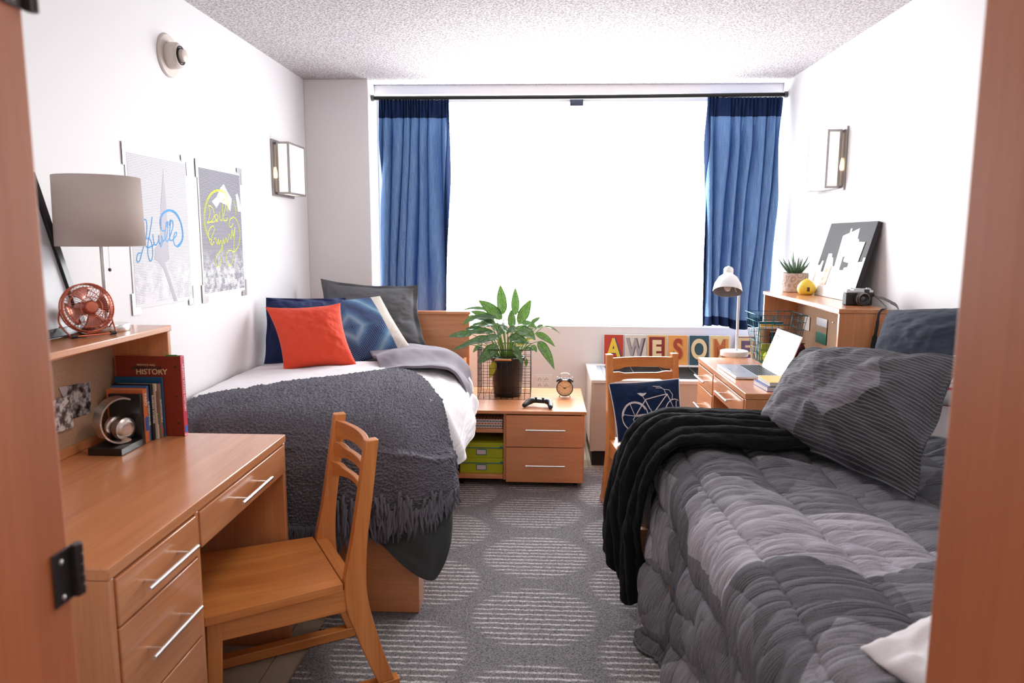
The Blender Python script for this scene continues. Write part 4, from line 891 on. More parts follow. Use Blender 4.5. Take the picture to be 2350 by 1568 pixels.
# table lamp on the hutch
lp = thing('table_lamp', 'table lamp with a white drum shade and slim steel pole', 'lamp', (-1.352, 2.205, 1.1305), 0, None)
m, nt, b = nm('drum_shade'); b.inputs['Base Color'].default_value = (.62, .54, .51, 1); b.inputs['Roughness'].default_value = .9; v = coords(nt); bump(nt, b, noisen(nt, v, 700, 2), .15, .001)
t2 = nd(nt, 'ShaderNodeBsdfTranslucent'); t2.inputs[0].default_value = (.75, .62, .56, 1); ms_ = nd(nt, 'ShaderNodeMixShader', i_0=.30); nt.links.new(b.outputs[0], ms_.inputs[1]); nt.links.new(t2.outputs[0], ms_.inputs[2]); nt.links.new(ms_.outputs[0], nt.nodes['Material Output'].inputs[0])
MB().lathe([(.001, 0), (.062, 0), (.064, .003), (.064, .019), (.062, .022), (.001, .022)], n=48).build('base', steel, lp, smooth='auto')
MB().cyl((0, 0, .022), (0, 0, .30), .0062, n=16).build('pole', steel, lp, smooth='auto')
mb = MB(); mb.lathe([(.122, .262), (.1235, .262), (.1195, .468), (.118, .468)], n=72, caps=False); sh_ = mb.build('lamp_shade', 'drum_shade', lp, smooth=True)
mb = MB()
for z, r_ in ((.262, .1225), (.468, .1185)): mb.tube([(r_ * math.cos(a), r_ * math.sin(a), z) for a in np.linspace(0, 2 * PI, 49)[:-1]], .0014, 6, closed=True)
for a in (0, 2 * PI / 3, 4 * PI / 3): mb.cyl((0, 0, .30), (.121 * math.cos(a), .121 * math.sin(a), .30), .0015, n=6)
mb.build('wire_ring', flat('trim_white', (.5, .45, .42), .6), sh_, smooth=True)
mb = MB()
for i in range(26): mb.lathe([(.0001, -.0011), (.0011, 0), (.0001, .0011)], n=6, c=(.032, -.018, .262 - i * .0026))
ch = mb.build('pull_chain', steel, lp); MB().lathe([(.0001, -.006), (.0045, -.003), (.0045, .003), (.0001, .006)], n=14, c=(.032, -.018, .190)).build('pull_knob', flat('knob_dark', (.10, .07, .06), .3, .6), ch, smooth=True)
MB().lathe([(.001, 0), (.012, 0), (.014, .03), (.026, .05), (.028, .07), (.016, .092), (.001, .096)], n=20, c=(0, 0, .30)).build('bulb', whitem, lp, smooth=True)
# copper fan
cop = flat('copper_wire', (.60, .17, .10), .3, .75); copd = flat('copper_blade', (.55, .25, .20), .25, .85)
fn = thing('desk_fan', 'small copper wire desk fan beside the table lamp', 'fan', (-1.335, 2.085, 1.1305))
FM = Matrix.Translation((0, 0, .083)) @ Matrix.Rotation(R(56), 4, 'Z') @ Matrix.Rotation(R(82), 4, 'X')    # fan axis: local z -> towards the room
def fp(r_, a, z): return FM @ Vector((r_ * math.cos(a), r_ * math.sin(a), z))
cage = MB()
for r_, z in ((.070, 0), (.0705, .012), (.0705, -.012), (.058, .024), (.030, .030), (.058, -.026), (.040, -.034)):
    cage.tube([fp(r_, a, z) for a in np.linspace(0, 2 * PI, 41)[:-1]], .0012 if abs(z) > .013 else .0022, 6, closed=True)
for i in range(44):
    a = 2 * PI * i / 44
    cage.tube([fp(.018, a, .030), fp(.045, a + .12, .029), fp(.064, a + .2, .020), fp(.0705, a + .22, .006), fp(.0705, a + .22, -.006), fp(.064, a + .2, -.020), fp(.035, a + .1, -.036)], .0007, 4)
cage.build('cage', cop, fn, smooth=True)
bd = MB()
for k in range(4):
    a0 = k * PI / 2 + .3; vs = []
    for i in range(7):
        for j in range(7):
            r_ = .014 + .048 * i / 6; a = a0 + (j / 6 - .5) * (.5 + .75 * (i / 6)); vs.append(fp(r_, a, .006 + .016 * (j / 6 - .5)))
    bd.add(vs, [(i * 7 + j, i * 7 + j + 1, (i + 1) * 7 + j + 1, (i + 1) * 7 + j) for i in range(6) for j in range(6)])
bd.build('blades', copd, fn, smooth=True, thick=.001)
hb = MB().lathe([(.001, .036), (.015, .034), (.020, .028), (.020, .022), (.001, .020)], M=FM, n=28).build('hub_cap', cop, fn, smooth='auto')
MB().lathe([(.001, .012), (.016, .012), (.020, -.008), (.020, -.044), (.012, -.052), (.001, -.052)], M=FM, n=24).build('motor', copd, fn, smooth='auto')
mb = MB(); L_ = FM @ Vector((-.074, 0, 0)); R_ = FM @ Vector((.074, 0, 0)); xd = (R_ - L_).normalized(); yd = Vector((-xd.y, xd.x, 0))
mb.tube(smoothpts([L_, L_ + yd * .01 - Vector((0, 0, .04)), L_ - yd * .030 + xd * .012 - Vector((0, 0, .076)), L_ - yd * .034 + xd * .03 - Vector((0, 0, .077)), R_ - yd * .034 - xd * .03 - Vector((0, 0, .077)), R_ - yd * .030 - xd * .012 - Vector((0, 0, .076)), R_ + yd * .01 - Vector((0, 0, .04)), R_], 6), .0026, 8)
mb.tube(smoothpts([L_ + yd * .01 - Vector((0, 0, .05)), L_ + yd * .035 + xd * .02 - Vector((0, 0, .077)), R_ + yd * .035 - xd * .02 - Vector((0, 0, .077)), R_ + yd * .01 - Vector((0, 0, .05))], 6), .0024, 8)
mb.build('stand', cop, fn, smooth=True)
for q in (L_ - yd * .032 + xd * .020, R_ - yd * .032 - xd * .020):
    q = Vector((q.x, q.y, .0062)); MB().cyl(q - xd * .008, q + xd * .008, .006, n=16).build('rubber_foot', black, fn, smooth='auto')
cb = MB().tube(smoothpts([(-1.40, 2.13, 1.1345), (-1.375, 2.06, 1.1345), (-1.335, 2.03, 1.1345), (-1.33, 2.06, 1.1350), (-1.37, 2.10, 1.1345), (-1.42, 2.09, 1.1345), (-1.43, 2.16, 1.1345)], 8), .0028, 8).build('power_cable', black, smooth=True)
tag(cb, 'black cable coiled on the hutch behind the copper fan', 'cable')
# leaning picture frame (only its right edge shows)
pf = thing('picture_frame', 'black framed picture leaning on the wall beside the drum-shade lamp', 'picture', (-1.400, 2.075, 1.1305))
LM = Matrix.Rotation(R(-15), 4, 'Y')
mb = MB(); mb.box(0, .022, .055, .080, .0, .49, LM); mb.box(0, .022, -.30, -.275, .0, .49, LM); mb.box(0, .022, -.275, .055, .0, .025, LM); mb.box(0, .022, -.275, .055, .465, .49, LM); mb.build('frame', blk, pf, bevel=.0015)
MB().box(.004, .012, -.276, .056, .024, .466, LM).build('picture', flat('grey_picture', (.62, .64, .68), .35), pf)

# ================================================================ ON THE LOW CHEST
NT = .4605
# plant in a black pot inside a wire basket
bk = thing('wire_basket', 'square black wire basket around the potted plant', 'basket', (-.227, 4.455, NT))
def wire_box(t, x0, x1, y0, y1, h, nx_, ny_, nz_, m_, r_=.0016, tx=0, ty=0, name='wires', base=.0018):
    """open box of crossed wires; tx, ty = how far the top flares out"""
    mb = MB()
    def q(u, v, w): # u,v in 0..1 across, w height fraction
        return (x0 - tx * w + (x1 - x0 + 2 * tx * w) * u, y0 - ty * w + (y1 - y0 + 2 * ty * w) * v, base + w * h)
    for k in range(nz_ + 1):
        w = k / nz_; rr_ = r_ * (1.7 if k == nz_ else 1)
        mb.tube([q(0, 0, w), q(1, 0, w), q(1, 1, w), q(0, 1, w)], rr_, 6, closed=True)
    for i in range(nx_ + 1):
        u = i / nx_; mb.tube([q(u, 0, 1), q(u, 0, 0), q(u, 1, 0), q(u, 1, 1)], r_, 5)
    for i in range(ny_ + 1):
        v = i / ny_; mb.tube([q(0, v, 1), q(0, v, 0), q(1, v, 0), q(1, v, 1)], r_, 5)
    return mb.build(name, m_, t, smooth=True)
wire_box(bk, -.158, .158, -.150, .150, .300, 9, 8, 8, blackm, .0015)
MB().tube([(-.055, -.160, .238), (-.052, -.160, .243), (.040, -.160, .243), (.043, -.160, .238)], [.003, .006, .006, .003], 10).build('wooden_grip', 'oak_x', bk, smooth=True)
pt = thing('potted_plant', 'leafy variegated plant in a black pot inside the wire basket', 'plant', (-.212, 4.44, NT + .004))
m, nt, b = nm('plant_pot_plastic'); v = coords(nt); b.inputs['Base Color'].default_value = (.010, .010, .011, 1); b.inputs['Roughness'].default_value = .4
MB().lathe([(.001, 0), (.083, 0), (.087, .006), (.098, .215), (.106, .217), (.107, .238), (.103, .240), (.099, .236), (.095, .222), (.001, .215)], n=56).build('pot', 'plant_pot_plastic', pt, smooth='auto')
MB().lathe([(.001, .218), (.094, .218), (.001, .222)], n=24, caps=False).build('soil', flat('soil', (.03, .02, .014), 1), pt)
m, nt, b = nm('variegated_leaf'); v = coords(nt, kind='UV'); sx = nd(nt, 'ShaderNodeSeparateXYZ'); nt.links.new(v, sx.inputs[0])
cu_ = mth(nt, 'ABSOLUTE', mth(nt, 'SUBTRACT', sx.outputs[0], .5))
mp = nd(nt, 'ShaderNodeCombineXYZ'); nt.links.new(mth(nt, 'MULTIPLY', cu_, 5), mp.inputs[0]); nt.links.new(mth(nt, 'MULTIPLY', mth(nt, 'SUBTRACT', sx.outputs[1], mth(nt, 'MULTIPLY', cu_, .35)), 26), mp.inputs[1])
n = noisen(nt, mp.outputs[0], 1.6, 4, .7)
f = mth(nt, 'MULTIPLY', ramp(nt, n, [(.47, (0, 0, 0)), (.60, (1, 1, 1))]), ramp(nt, cu_, [(.03, (.25, .25, .25)), (.12, (1, 1, 1)), (.34, (1, 1, 1)), (.44, (0, 0, 0))]))
c = mix(nt, (.008, .060, .012), (.22, .34, .17), f); nt.links.new(c, b.inputs['Base Color']); b.inputs['Roughness'].default_value = .28; b.inputs['Coat Weight'].default_value = .25
tl_ = nd(nt, 'ShaderNodeBsdfTranslucent'); nt.links.new(mix(nt, c, (.25, .50, .05), .5), tl_.inputs[0]); mx2 = nd(nt, 'ShaderNodeMixShader', i_0=.13); nt.links.new(b.outputs[0], mx2.inputs[1]); nt.links.new(tl_.outputs[0], mx2.inputs[2]); nt.links.new(mx2.outputs[0], nt.nodes['Material Output'].inputs[0])
flat('yellow_leaf', (.50, .42, .015), .4); flat('stalk', (.16, .28, .05), .45)
def leaf(base, tip, w, mid=None, curl=.25, fold=.30, mat_='variegated_leaf', nrm=None, store=None, sag=.0):
    base, tip = Vector(base), Vector(tip); L = (tip - base).length
    c = (base + tip) / 2 + Vector((0, 0, sag * L)) if mid is None else Vector(mid)
    nu, nv = 9, 22; A = np.zeros((nv, nu, 3)); uv = np.zeros((nv, nu, 2))
    for j in range(nv):
        s = j / (nv - 1); p = base * (1 - s) ** 2 + c * 2 * s * (1 - s) + tip * s * s
        d = ((c - base) * (1 - s) + (tip - c) * s).normalized()
        side = d.cross(Vector(nrm or (0, -1, .35))).normalized(); nn = side.cross(d)
        ww = 1.42 * w * (math.sin(PI * min(1, s ** .80)) ** .72) * (1 - .25 * s) if 0 < s < 1 else 0.0004
        for i in range(nu):
            a = -1 + 2 * i / (nu - 1)
            q = p + side * a * ww + nn * (-(.22 * ww) * (1 - abs(a)) * 1.0 + .10 * ww * math.sin(s * 14 + a * 2))
            A[j, i] = q[:]; uv[j, i] = (i / (nu - 1), s)
    store.append((A, uv)); return base
class LeafBag(list): pass
def build_leaves(store, name, mat_, parent, off):
    mb = MB(); uvs_ = []
    for A, uv in store: mb.grid(A - np.array(off)); uvs_.append(uv.reshape(-1, 2))
    o = mb.build(name, mat_, parent, smooth=True); me = o.data; lay = me.uv_layers.new(name='uv'); vi = np.zeros(len(me.loops), int); me.loops.foreach_get('vertex_index', vi)
    lay.data.foreach_set('uv', np.concatenate(uvs_)[vi].ravel()); return o
off = (-.212, 4.44, NT + .004); root = Vector((-.212, 4.44, NT + .22))
G = []; YL = []; stems = MB()
LV = [((-0.241, 4.42, 0.962), (-0.259, 4.44, 1.142), 0.026, 0.02, 0, (-0.3, -1, 0.25)), ((-0.166, 4.44, 0.956), (-0.168, 4.46, 1.123), 0.02, 0.02, 0, (0.0, -1, 0.25)), ((-0.144, 4.4, 0.907), (-0.071, 4.42, 1.054), 0.027, 0.05, 0, (0.3, -1, 0.25)), ((-0.245, 4.4, 0.934), (-0.387, 4.39, 1.049), 0.027, 0.1, 0, (-0.15, -1, 0.25)), ((-0.183, 4.37, 0.887), (-0.189, 4.38, 0.996), 0.02, 0.05, 0, (0.15, -1, 0.25)), ((-0.291, 4.4, 0.918), (-0.438, 4.42, 0.98), 0.02, 0.12, 0, (-0.3, -1, 0.25)), ((-0.315, 4.46, 0.973), (-0.492, 4.47, 0.982), 0.011, 0.22, 0, (0.1, -0.75, 0.8)), ((-0.394, 4.42, 0.948), (-0.483, 4.4, 0.898), 0.018, 0.25, 0, (-0.1, -0.75, 0.8)), ((-0.269, 4.38, 0.893), (-0.408, 4.36, 0.947), 0.02, 0.12, 0, (0.2, -0.75, 0.8)), ((-0.376, 4.45, 0.876), (-0.479, 4.45, 0.848), 0.02, 0.22, 0, (0.0, -0.75, 0.8)), ((-0.433, 4.45, 0.836), (-0.58, 4.45, 0.819), 0.021, 0.1, 0, (-0.2, -0.75, 0.8)), ((-0.294, 4.37, 0.861), (-0.468, 4.34, 0.847), 0.019, 0.18, 0, (0.1, -0.75, 0.8)), ((-0.282, 4.35, 0.827), (-0.485, 4.29, 0.785), 0.024, 0.12, 0, (-0.1, -0.75, 0.8)), ((-0.435, 4.32, 0.79), (-0.533, 4.28, 0.759), 0.011, 0.1, 0, (0.2, -0.75, 0.8)), ((-0.265, 4.32, 0.787), (-0.375, 4.27, 0.684), 0.03, 0.1, 0, (0.15, -1, 0.25)), ((-0.288, 4.36, 0.684), (-0.313, 4.35, 0.582), 0.018, 0.04, 1, (-0.3, -1, 0.25)), ((-0.379, 4.42, 0.776), (-0.424, 4.42, 0.727), 0.012, 0.1, 0, (0.1, -0.75, 0.8)), ((-0.206, 4.32, 0.893), (-0.262, 4.27, 0.849), 0.028, 0.45, 0, (-0.1, -0.75, 0.8)), ((-0.152, 4.34, 0.886), (-0.214, 4.3, 0.858), 0.016, 0.35, 0, (0.2, -0.75, 0.8)), ((-0.147, 4.33, 0.875), (-0.042, 4.28, 0.827), 0.03, 0.35, 0, (0.0, -0.75, 0.8)), ((-0.201, 4.32, 0.838), (-0.083, 4.27, 0.804), 0.026, 0.18, 0, (-0.2, -0.75, 0.8)), ((-0.173, 4.31, 0.789), (-0.115, 4.26, 0.689), 0.016, 0.08, 0, (0.0, -1, 0.25)), ((-0.125, 4.45, 0.901), (-0.034, 4.45, 0.871), 0.019, 0.35, 0, (-0.1, -0.75, 0.8)), ((-0.072, 4.44, 0.908), (-0.012, 4.45, 0.946), 0.012, 0.05, 0, (0.2, -0.75, 0.8)), ((-0.031, 4.45, 0.881), (0.007, 4.46, 0.891), 0.01, 0.2, 0, (0.0, -0.75, 0.8)), ((0.007, 4.45, 0.889), (0.11, 4.48, 0.838), 0.006, 0.25, 0, (-0.2, -0.75, 0.8)), ((-0.043, 4.42, 0.847), (0.077, 4.4, 0.771), 0.016, 0.22, 0, (0.0, -1, 0.25)), ((-0.028, 4.38, 0.804), (0.074, 4.36, 0.638), 0.024, 0.22, 0, (0.3, -1, 0.25)), ((-0.088, 4.4, 0.813), (-0.056, 4.38, 0.814), 0.018, 0.35, 1, (0.2, -0.75, 0.8)), ((-0.065, 4.42, 0.775), (-0.033, 4.4, 0.736), 0.014, 0.2, 0, (0.0, -0.75, 0.8)), ((-0.11, 4.38, 0.754), (-0.055, 4.34, 0.755), 0.012, 0.3, 0, (-0.2, -0.75, 0.8)), ((-0.095, 4.42, 0.692), (-0.098, 4.42, 0.64), 0.008, 0.05, 0, (0.1, -0.75, 0.8)), ((-0.152, 4.37, 0.786), (-0.112, 4.35, 0.784), 0.014, 0.3, 1, (-0.1, -0.75, 0.8)), ((-0.279, 4.37, 0.947), (-0.428, 4.35, 0.943), 0.018, 0.14, 0, (0.2, -0.75, 0.8)), ((-0.334, 4.44, 0.851), (-0.474, 4.45, 0.869), 0.016, 0.15, 0, (0.0, -0.75, 0.8)), ((-0.244, 4.47, 0.848), (-0.339, 4.5, 0.896), 0.02, 0.2, 0, (-0.2, -0.75, 0.8)), ((-0.141, 4.47, 0.818), (-0.054, 4.5, 0.867), 0.018, 0.2, 0, (0.1, -0.75, 0.8)), ((-0.254, 4.3, 0.84), (-0.349, 4.25, 0.816), 0.02, 0.25, 0, (-0.1, -0.75, 0.8)), ((-0.171, 4.46, 0.84), (-0.111, 4.48, 0.89), 0.018, 0.12, 0, (0.2, -0.75, 0.8)), ((-0.312, 4.41, 0.896), (-0.427, 4.39, 0.898), 0.017, 0.15, 0, (0.0, -0.75, 0.8))]
for (bx_, tp_, w_, sag_, mt_, nr_) in LV:
    (YL if mt_ else G).append(None) if False else None
    st_ = YL if mt_ else G
    leaf(bx_, tp_, w_, None, mat_=None, store=st_, sag=sag_, nrm=nr_)
    b0 = Vector(bx_); r0 = root + Vector(((b0.x - root.x) * .25, (b0.y - root.y) * .25, 0)); md = (r0 + b0) / 2 + Vector((0, 0, .05)); 
    q = [r0 * (1 - s) ** 2 + md * 2 * s * (1 - s) + b0 * s * s for s in np.linspace(0, 1, 8)]
    stems.tube([p - Vector(off) for p in q], [.0050, .0045, .0042, .0038, .0034, .003, .0026, .002], 7)
build_leaves(G, 'leaves', 'variegated_leaf', pt, off); build_leaves(YL, 'yellowed_leaves', 'yellow_leaf', pt, off); stems.build('stems', 'stalk', pt, smooth=True)
# game controller
gc = thing('game_controller', 'black game controller lying on the low chest', 'game controller', (-.012, 4.135, NT + .001), R(-14))
gp = flat('controller_plastic', (.012, .012, .014), .3)
def grip(s):
    mb = MB(); ks = [(.030, .012, .030), (.052, .004, .028), (.066, -.018, .021), (.074, -.042, .015), (.078, -.056, .012)]
    rs = [.014, .019, .0165, .0145, .0125]; pts = [(x * s, y, z) for x, y, z in ks]; pts.append((.0785 * s, -.062, .0115)); rs.append(.006)
    sp = smoothpts(pts, 4); rr_ = np.interp(np.linspace(0, len(pts) - 1, len(sp)), range(len(pts)), rs).tolist(); mb.tube(sp, rr_, 16); return mb
MB().add(*(lambda b_: (b_.v, b_.f))(MB().box(-.058, .058, -.006, .030, .018, .042))).build('body', gp, gc, bevel=.009, seg=4)
for s in (-1, 1):
    grip(s).build('grip', gp, gc, smooth=True)
    MB().lathe([(.001, 0), (.007, 0), (.006, .008), (.0095, .010), (.0098, .013), (.007, .0145), (.001, .0138)], n=20, c=(.021 * s, -.004, .040)).build('thumbstick', gp, gc, smooth='auto')
    box('shoulder_button', gp, .034 * s - .012, .034 * s + .012, .028, .040, .018, .034, gc, .004)
mb = MB()
for a in range(4): mb.lathe([(.001, 0), (.0042, 0), (.0042, .003), (.001, .0036)], n=12, c=(.046 + .0095 * math.cos(a * PI / 2), .012 + .0095 * math.sin(a * PI / 2), .042))
mb.build('face_button', flat('button_black', (.03, .03, .033), .2), gc, smooth='auto')
mb = MB(); mb.box(-.055, -.037, .009, .015, .041, .0455); mb.box(-.049, -.043, .003, .021, .041, .0455); mb.build('direction_pad', gp, gc, bevel=.001)
# alarm clock
ck = thing('alarm_clock', 'black twin-bell alarm clock with a cream dial', 'clock', (.140, 4.40, NT), R(-3))
MX = Matrix.Rotation(R(90), 4, 'X')
MB().lathe([(.001, -.018), (.046, -.018), (.0515, -.012), (.0515, .014), (.049, .018), (.046, .018), (.0455, .013)], M=MX, c=(0, 0, .058), n=56, caps=False).build('case', blk, ck, smooth='auto')
MB().lathe([(.0001, 0), (.0458, 0)], M=MX, c=(0, -.0125, .058), n=48, caps=False).build('dial', flat('cream_dial', (.80, .58, .34), .5), ck)
for k in range(12):
    a = PI / 2 - (k + 1) * PI / 6
    text('numeral', str(k + 1), ink_k, ck, front_M(.036 * math.cos(a), -.0135, .058 + .036 * math.sin(a)), .0095, .0002)
def hand(a, L, w, nm_):
    a = R(90 - a); d = Vector((math.cos(a), 0, math.sin(a))); s_ = Vector((-d.z, 0, d.x)); c = Vector((0, -.0150, .058)); mb = MB()
    pts = [c - d * .008 + s_ * w, c + d * L + s_ * w * .35, c + d * L - s_ * w * .35, c - d * .008 - s_ * w]
    mb.add(pts + [p + Vector((0, -.0008, 0)) for p in pts], [(0, 1, 2, 3), (7, 6, 5, 4), (0, 4, 5, 1), (1, 5, 6, 2), (2, 6, 7, 3), (3, 7, 4, 0)]); mb.build(nm_, ink_k, ck)
hand(302, .033, .0016, 'hour_hand'); hand(68, .036, .0013, 'minute_hand'); MB().cyl((0, -.0165, .058), (0, -.0125, .058), .003, n=14).build('hand_pin', ink_k, ck)
for s in (-1, 1):
    BM = Matrix.Rotation(R(33 * s), 4, 'Y'); c = Vector((.033 * s, 0, .104))
    MB().lathe([(.001, .014), (.008, .0135), (.016, .010), (.0215, .003), (.022, 0), (.0195, .001), (.001, .010)], M=BM, c=c, n=28).build('bell', blk, ck, smooth='auto')
    MB().lathe([(.001, .026), (.0035, .023), (.0035, .020), (.0016, .017), (.0016, -.02), (.0001, -.02)], M=BM, c=c, n=12).build('bell_post', chrome, ck, smooth=True)
    MB().cyl((.024 * s, 0, .018), (.034 * s, 0, .0), .0028, .0035, n=10).build('foot', chrome, ck, smooth='auto')
MB().tube(smoothpts([(-.027, 0, .115), (-.028, 0, .135), (-.018, 0, .146), (0, 0, .149), (.018, 0, .146), (.028, 0, .135), (.027, 0, .115)], 5), .0022, 8).build('carry_handle', chrome, ck, smooth=True)
MB().cyl((-.006, 0, .118), (.006, 0, .118), .003, n=10).build('hammer', chrome, ck, smooth='auto')
# boxes in the open side
lime = flat('lime_board', (.40, .46, .008), .6); tealc = flat('teal_trim', (.008, .17, .26), .5)
def lidbox(label, z):
    t = thing('storage_box', label, 'box', (-.343, 4.06, z), 0, 'lime storage boxes')
    box('body', lime, -.124, .124, .003, .26, 0, .080, t, .0015); box('lid', lime, -.127, .127, 0, .263, .058, .0895, t, .0015)
    mb = MB(); mb.box(-.1272, .1272, -.0012, .0, .058, .0625); ltr = mb.build('lid_trim', tealc, t)
    for s in (-1, 1):
        mb = MB(); mb.prism([(-.012, .058), (.012, .058), (.007, .068), (0, .072), (-.007, .068)], lambda a, b_, q, s=s: (a + .115 * s, q, b_), -.0022, -.0002); mb.build('corner_guard', tealc, t)
    mb = MB(); mb.box(-.030, .030, -.0005, .003, .018, .052); mb.build('label_frame', tealc, t, bevel=.0006); MB().box(-.026, .026, -.0010, .002, .022, .048).build('label_card', flat('label_card', (.62, .56, .58), .7), t)
lidbox('lime storage box at the bottom of the low chest, another lime box on it', .0805); lidbox('lime storage box stacked on top of the other in the low chest', .1710)
m, nt, b = nm('dotted_paper'); v = coords(nt); sx = nd(nt, 'ShaderNodeSeparateXYZ'); nt.links.new(v, sx.inputs[0])
fx = mth(nt, 'PINGPONG', mth(nt, 'MULTIPLY', sx.outputs[0], 1 / .0092), .5); fz = mth(nt, 'PINGPONG', mth(nt, 'MULTIPLY', sx.outputs[2], 1 / .0140), .5)
dd = mth(nt, 'ADD', mth(nt, 'MULTIPLY', fx, 1.0), fz)
ci = mth(nt, 'MODULO', mth(nt, 'ABSOLUTE', mth(nt, 'FLOOR', mth(nt, 'ADD', mth(nt, 'MULTIPLY', sx.outputs[0], 1 / .0092), .5))), 2); ri = mth(nt, 'MODULO', mth(nt, 'ABSOLUTE', mth(nt, 'FLOOR', mth(nt, 'ADD', mth(nt, 'MULTIPLY', sx.outputs[2], 1 / .0140), .5))), 2)
c = mix(nt, mix(nt, (.62, .20, .02), (.35, .04, .02), ci), mix(nt, (.02, .015, .02), (.03, .16, .24), ci), ri)
dm = ramp(nt, dd, [(.44, (1, 1, 1)), (.50, (0, 0, 0))]); nt.links.new(mix(nt, (.70, .64, .62), c, dm), b.inputs['Base Color'])
pb = thing('patterned_box', 'flat box in dotted paper on the upper shelf of the low chest', 'box', (-.345, 4.055, .3475)); box('body', 'dotted_paper', -.126, .123, 0, .25, 0, .052, pb, .001); box('lid', 'dotted_paper', -.127, .124, -.001, .251, .040, .0535, pb, .001)
# ================================================================ letter cards on the heater
cards = [('A', 1386, 1430, (.52, .045, .02), (.85, .62, .05), (.03, .04, .20)), ('W', 1434, 1482, (.74, .68, .58), (.40, .36, .36), (.09, .07, .08)), ('E', 1485, 1530, (.78, .45, .16), (.84, .68, .38), (.26, .02, .015)),
         ('S', 1533, 1578, (.78, .36, .08), (.42, .05, .02), (.55, .20, .05)), ('O', 1582, 1627, (.02, .085, .11), (.84, .68, .38), (.012, .03, .04)), ('M', 1630, 1675, (.80, .58, .22), (.50, .12, .03), (.70, .30, .08)), ('E', 1689, 1734, (.74, .56, .30), (.09, .05, .10), (.62, .44, .22))]
CX_ = [(0.43, 0.562), (0.574, 0.718), (0.727, 0.862), (0.871, 1.006), (1.018, 1.152), (1.161, 1.295), (1.337, 1.47)]
said = {'A': 'letter A card, yellow on red, leaning on the wall above the heater', 'W': 'letter W card, grey on cream, between the red A card and an E card', 'S': 'letter S card, rust red on orange, above the heater', 'O': 'letter O card, cream on dark teal, above the heater', 'M': 'letter M card, orange on yellow, above the heater'}
for i, (chh, a, b2, cb_, cl, co) in enumerate(cards):
    x0, x1 = CX_[i]; w = x1 - x0; lab = said.get(chh) or ('letter E card, cream on dark red, between the W and S cards' if i == 2 else 'letter E card, dark purple on tan, last card behind the white lamp')
    t = thing('letter_card', lab, 'letter card', ((x0 + x1) / 2, 5.045, .5565), 0, 'letter cards above the heater')
    RM = Matrix.Rotation(R(-8), 4, 'X'); h = .208
    MB().box(-w / 2 - .003, w / 2 + .003, .0012, .009, 0, h, RM).build('board', white, t, bevel=.001)
    MB().box(-w / 2, w / 2, 0, .0012, .001, h - .002, RM).build('face', flat('card_face_%d' % i, cb_, .45), t)
    M0 = RM @ front_M(0, -.0008, h * .50)
    if chh == 'E':
        MB().box(-w * .40, w * .40, -.0007, 0, h * .08, h * .93, RM).build('border', flat('card_border_%d' % i, co if i == 2 else co, .5), t, bevel=.0)
        if i == 6: MB().box(-w * .46, w * .46, -.0004, 0, h * .05, h * .96, RM).build('outer_border', flat('card_outer', (.12, .06, .13), .5), t)
        text('letter', chh, flat('card_ink_%d' % i, cl, .5), t, RM @ front_M(-.002, -.0014, h * .50), .158, .0004, .0085, sx=.80)
    else:
        text('letter_shadow', chh, flat('card_shade_%d' % i, co, .5), t, RM @ front_M(.004, -.0006, h * .49), .190, .0002, .0095, sx=.76 if chh != 'W' else .60)
        text('letter', chh, flat('card_ink_%d' % i, cl, .5), t, RM @ front_M(-.001, -.0016, h * .50), .188, .0003, .0065, sx=.72 if chh not in 'WM' else .56)
# ================================================================ bicycle cushion
cn = thing('bicycle_cushion', 'navy cushion printed with a white bicycle, propped on the chair', 'cushion')
navy = fabric('navy_canvas', (.0045, .018, .062), (.003, .011, .042), 600, .1, .85, .05)
PCc = [(0.388, 3.6, 0.404), (0.702, 3.56, 0.468), (0.346, 3.745, 0.677), (0.7, 3.715, 0.712)]
_, sf = pillow('cover', PCc, .050, navy, cn, n=60, pinch=.035, wr=.004, seed=17, p=2.6)
pc = [Vector(q) for q in PCc]; mb = MB(); e = []
cc_ = sum(pc, Vector()) / 4
nrm_ = (pc[1] - pc[0]).cross(pc[2] - pc[0]).normalized()
def edge(u, v):
    U, V = u * 2 - 1, v * 2 - 1; k = .035; Uo = U * (1 - k * (1 - V * V) * U * U); Vo = V * (1 - k * (1 - U * U) * V * V); a, b_ = (Uo + 1) / 2, (Vo + 1) / 2
    return (pc[0] * (1 - a) + pc[1] * a) * (1 - b_) + (pc[2] * (1 - a) + pc[3] * a) * b_
for i in range(20): e.append(edge(i / 20, 0))
for i in range(20): e.append(edge(1, i / 20))
for i in range(20): e.append(edge(1 - i / 20, 1))
for i in range(20): e.append(edge(0, 1 - i / 20))
mb.tube(e, .0042, 6, closed=True); mb.build('piping', 'white_cotton', cn, smooth=True)
wprint = flat('white_print', (.66, .60, .60), .8); mb = MB()
ins = lambda u, v: .015 < u < .985 and .02 < v < .98
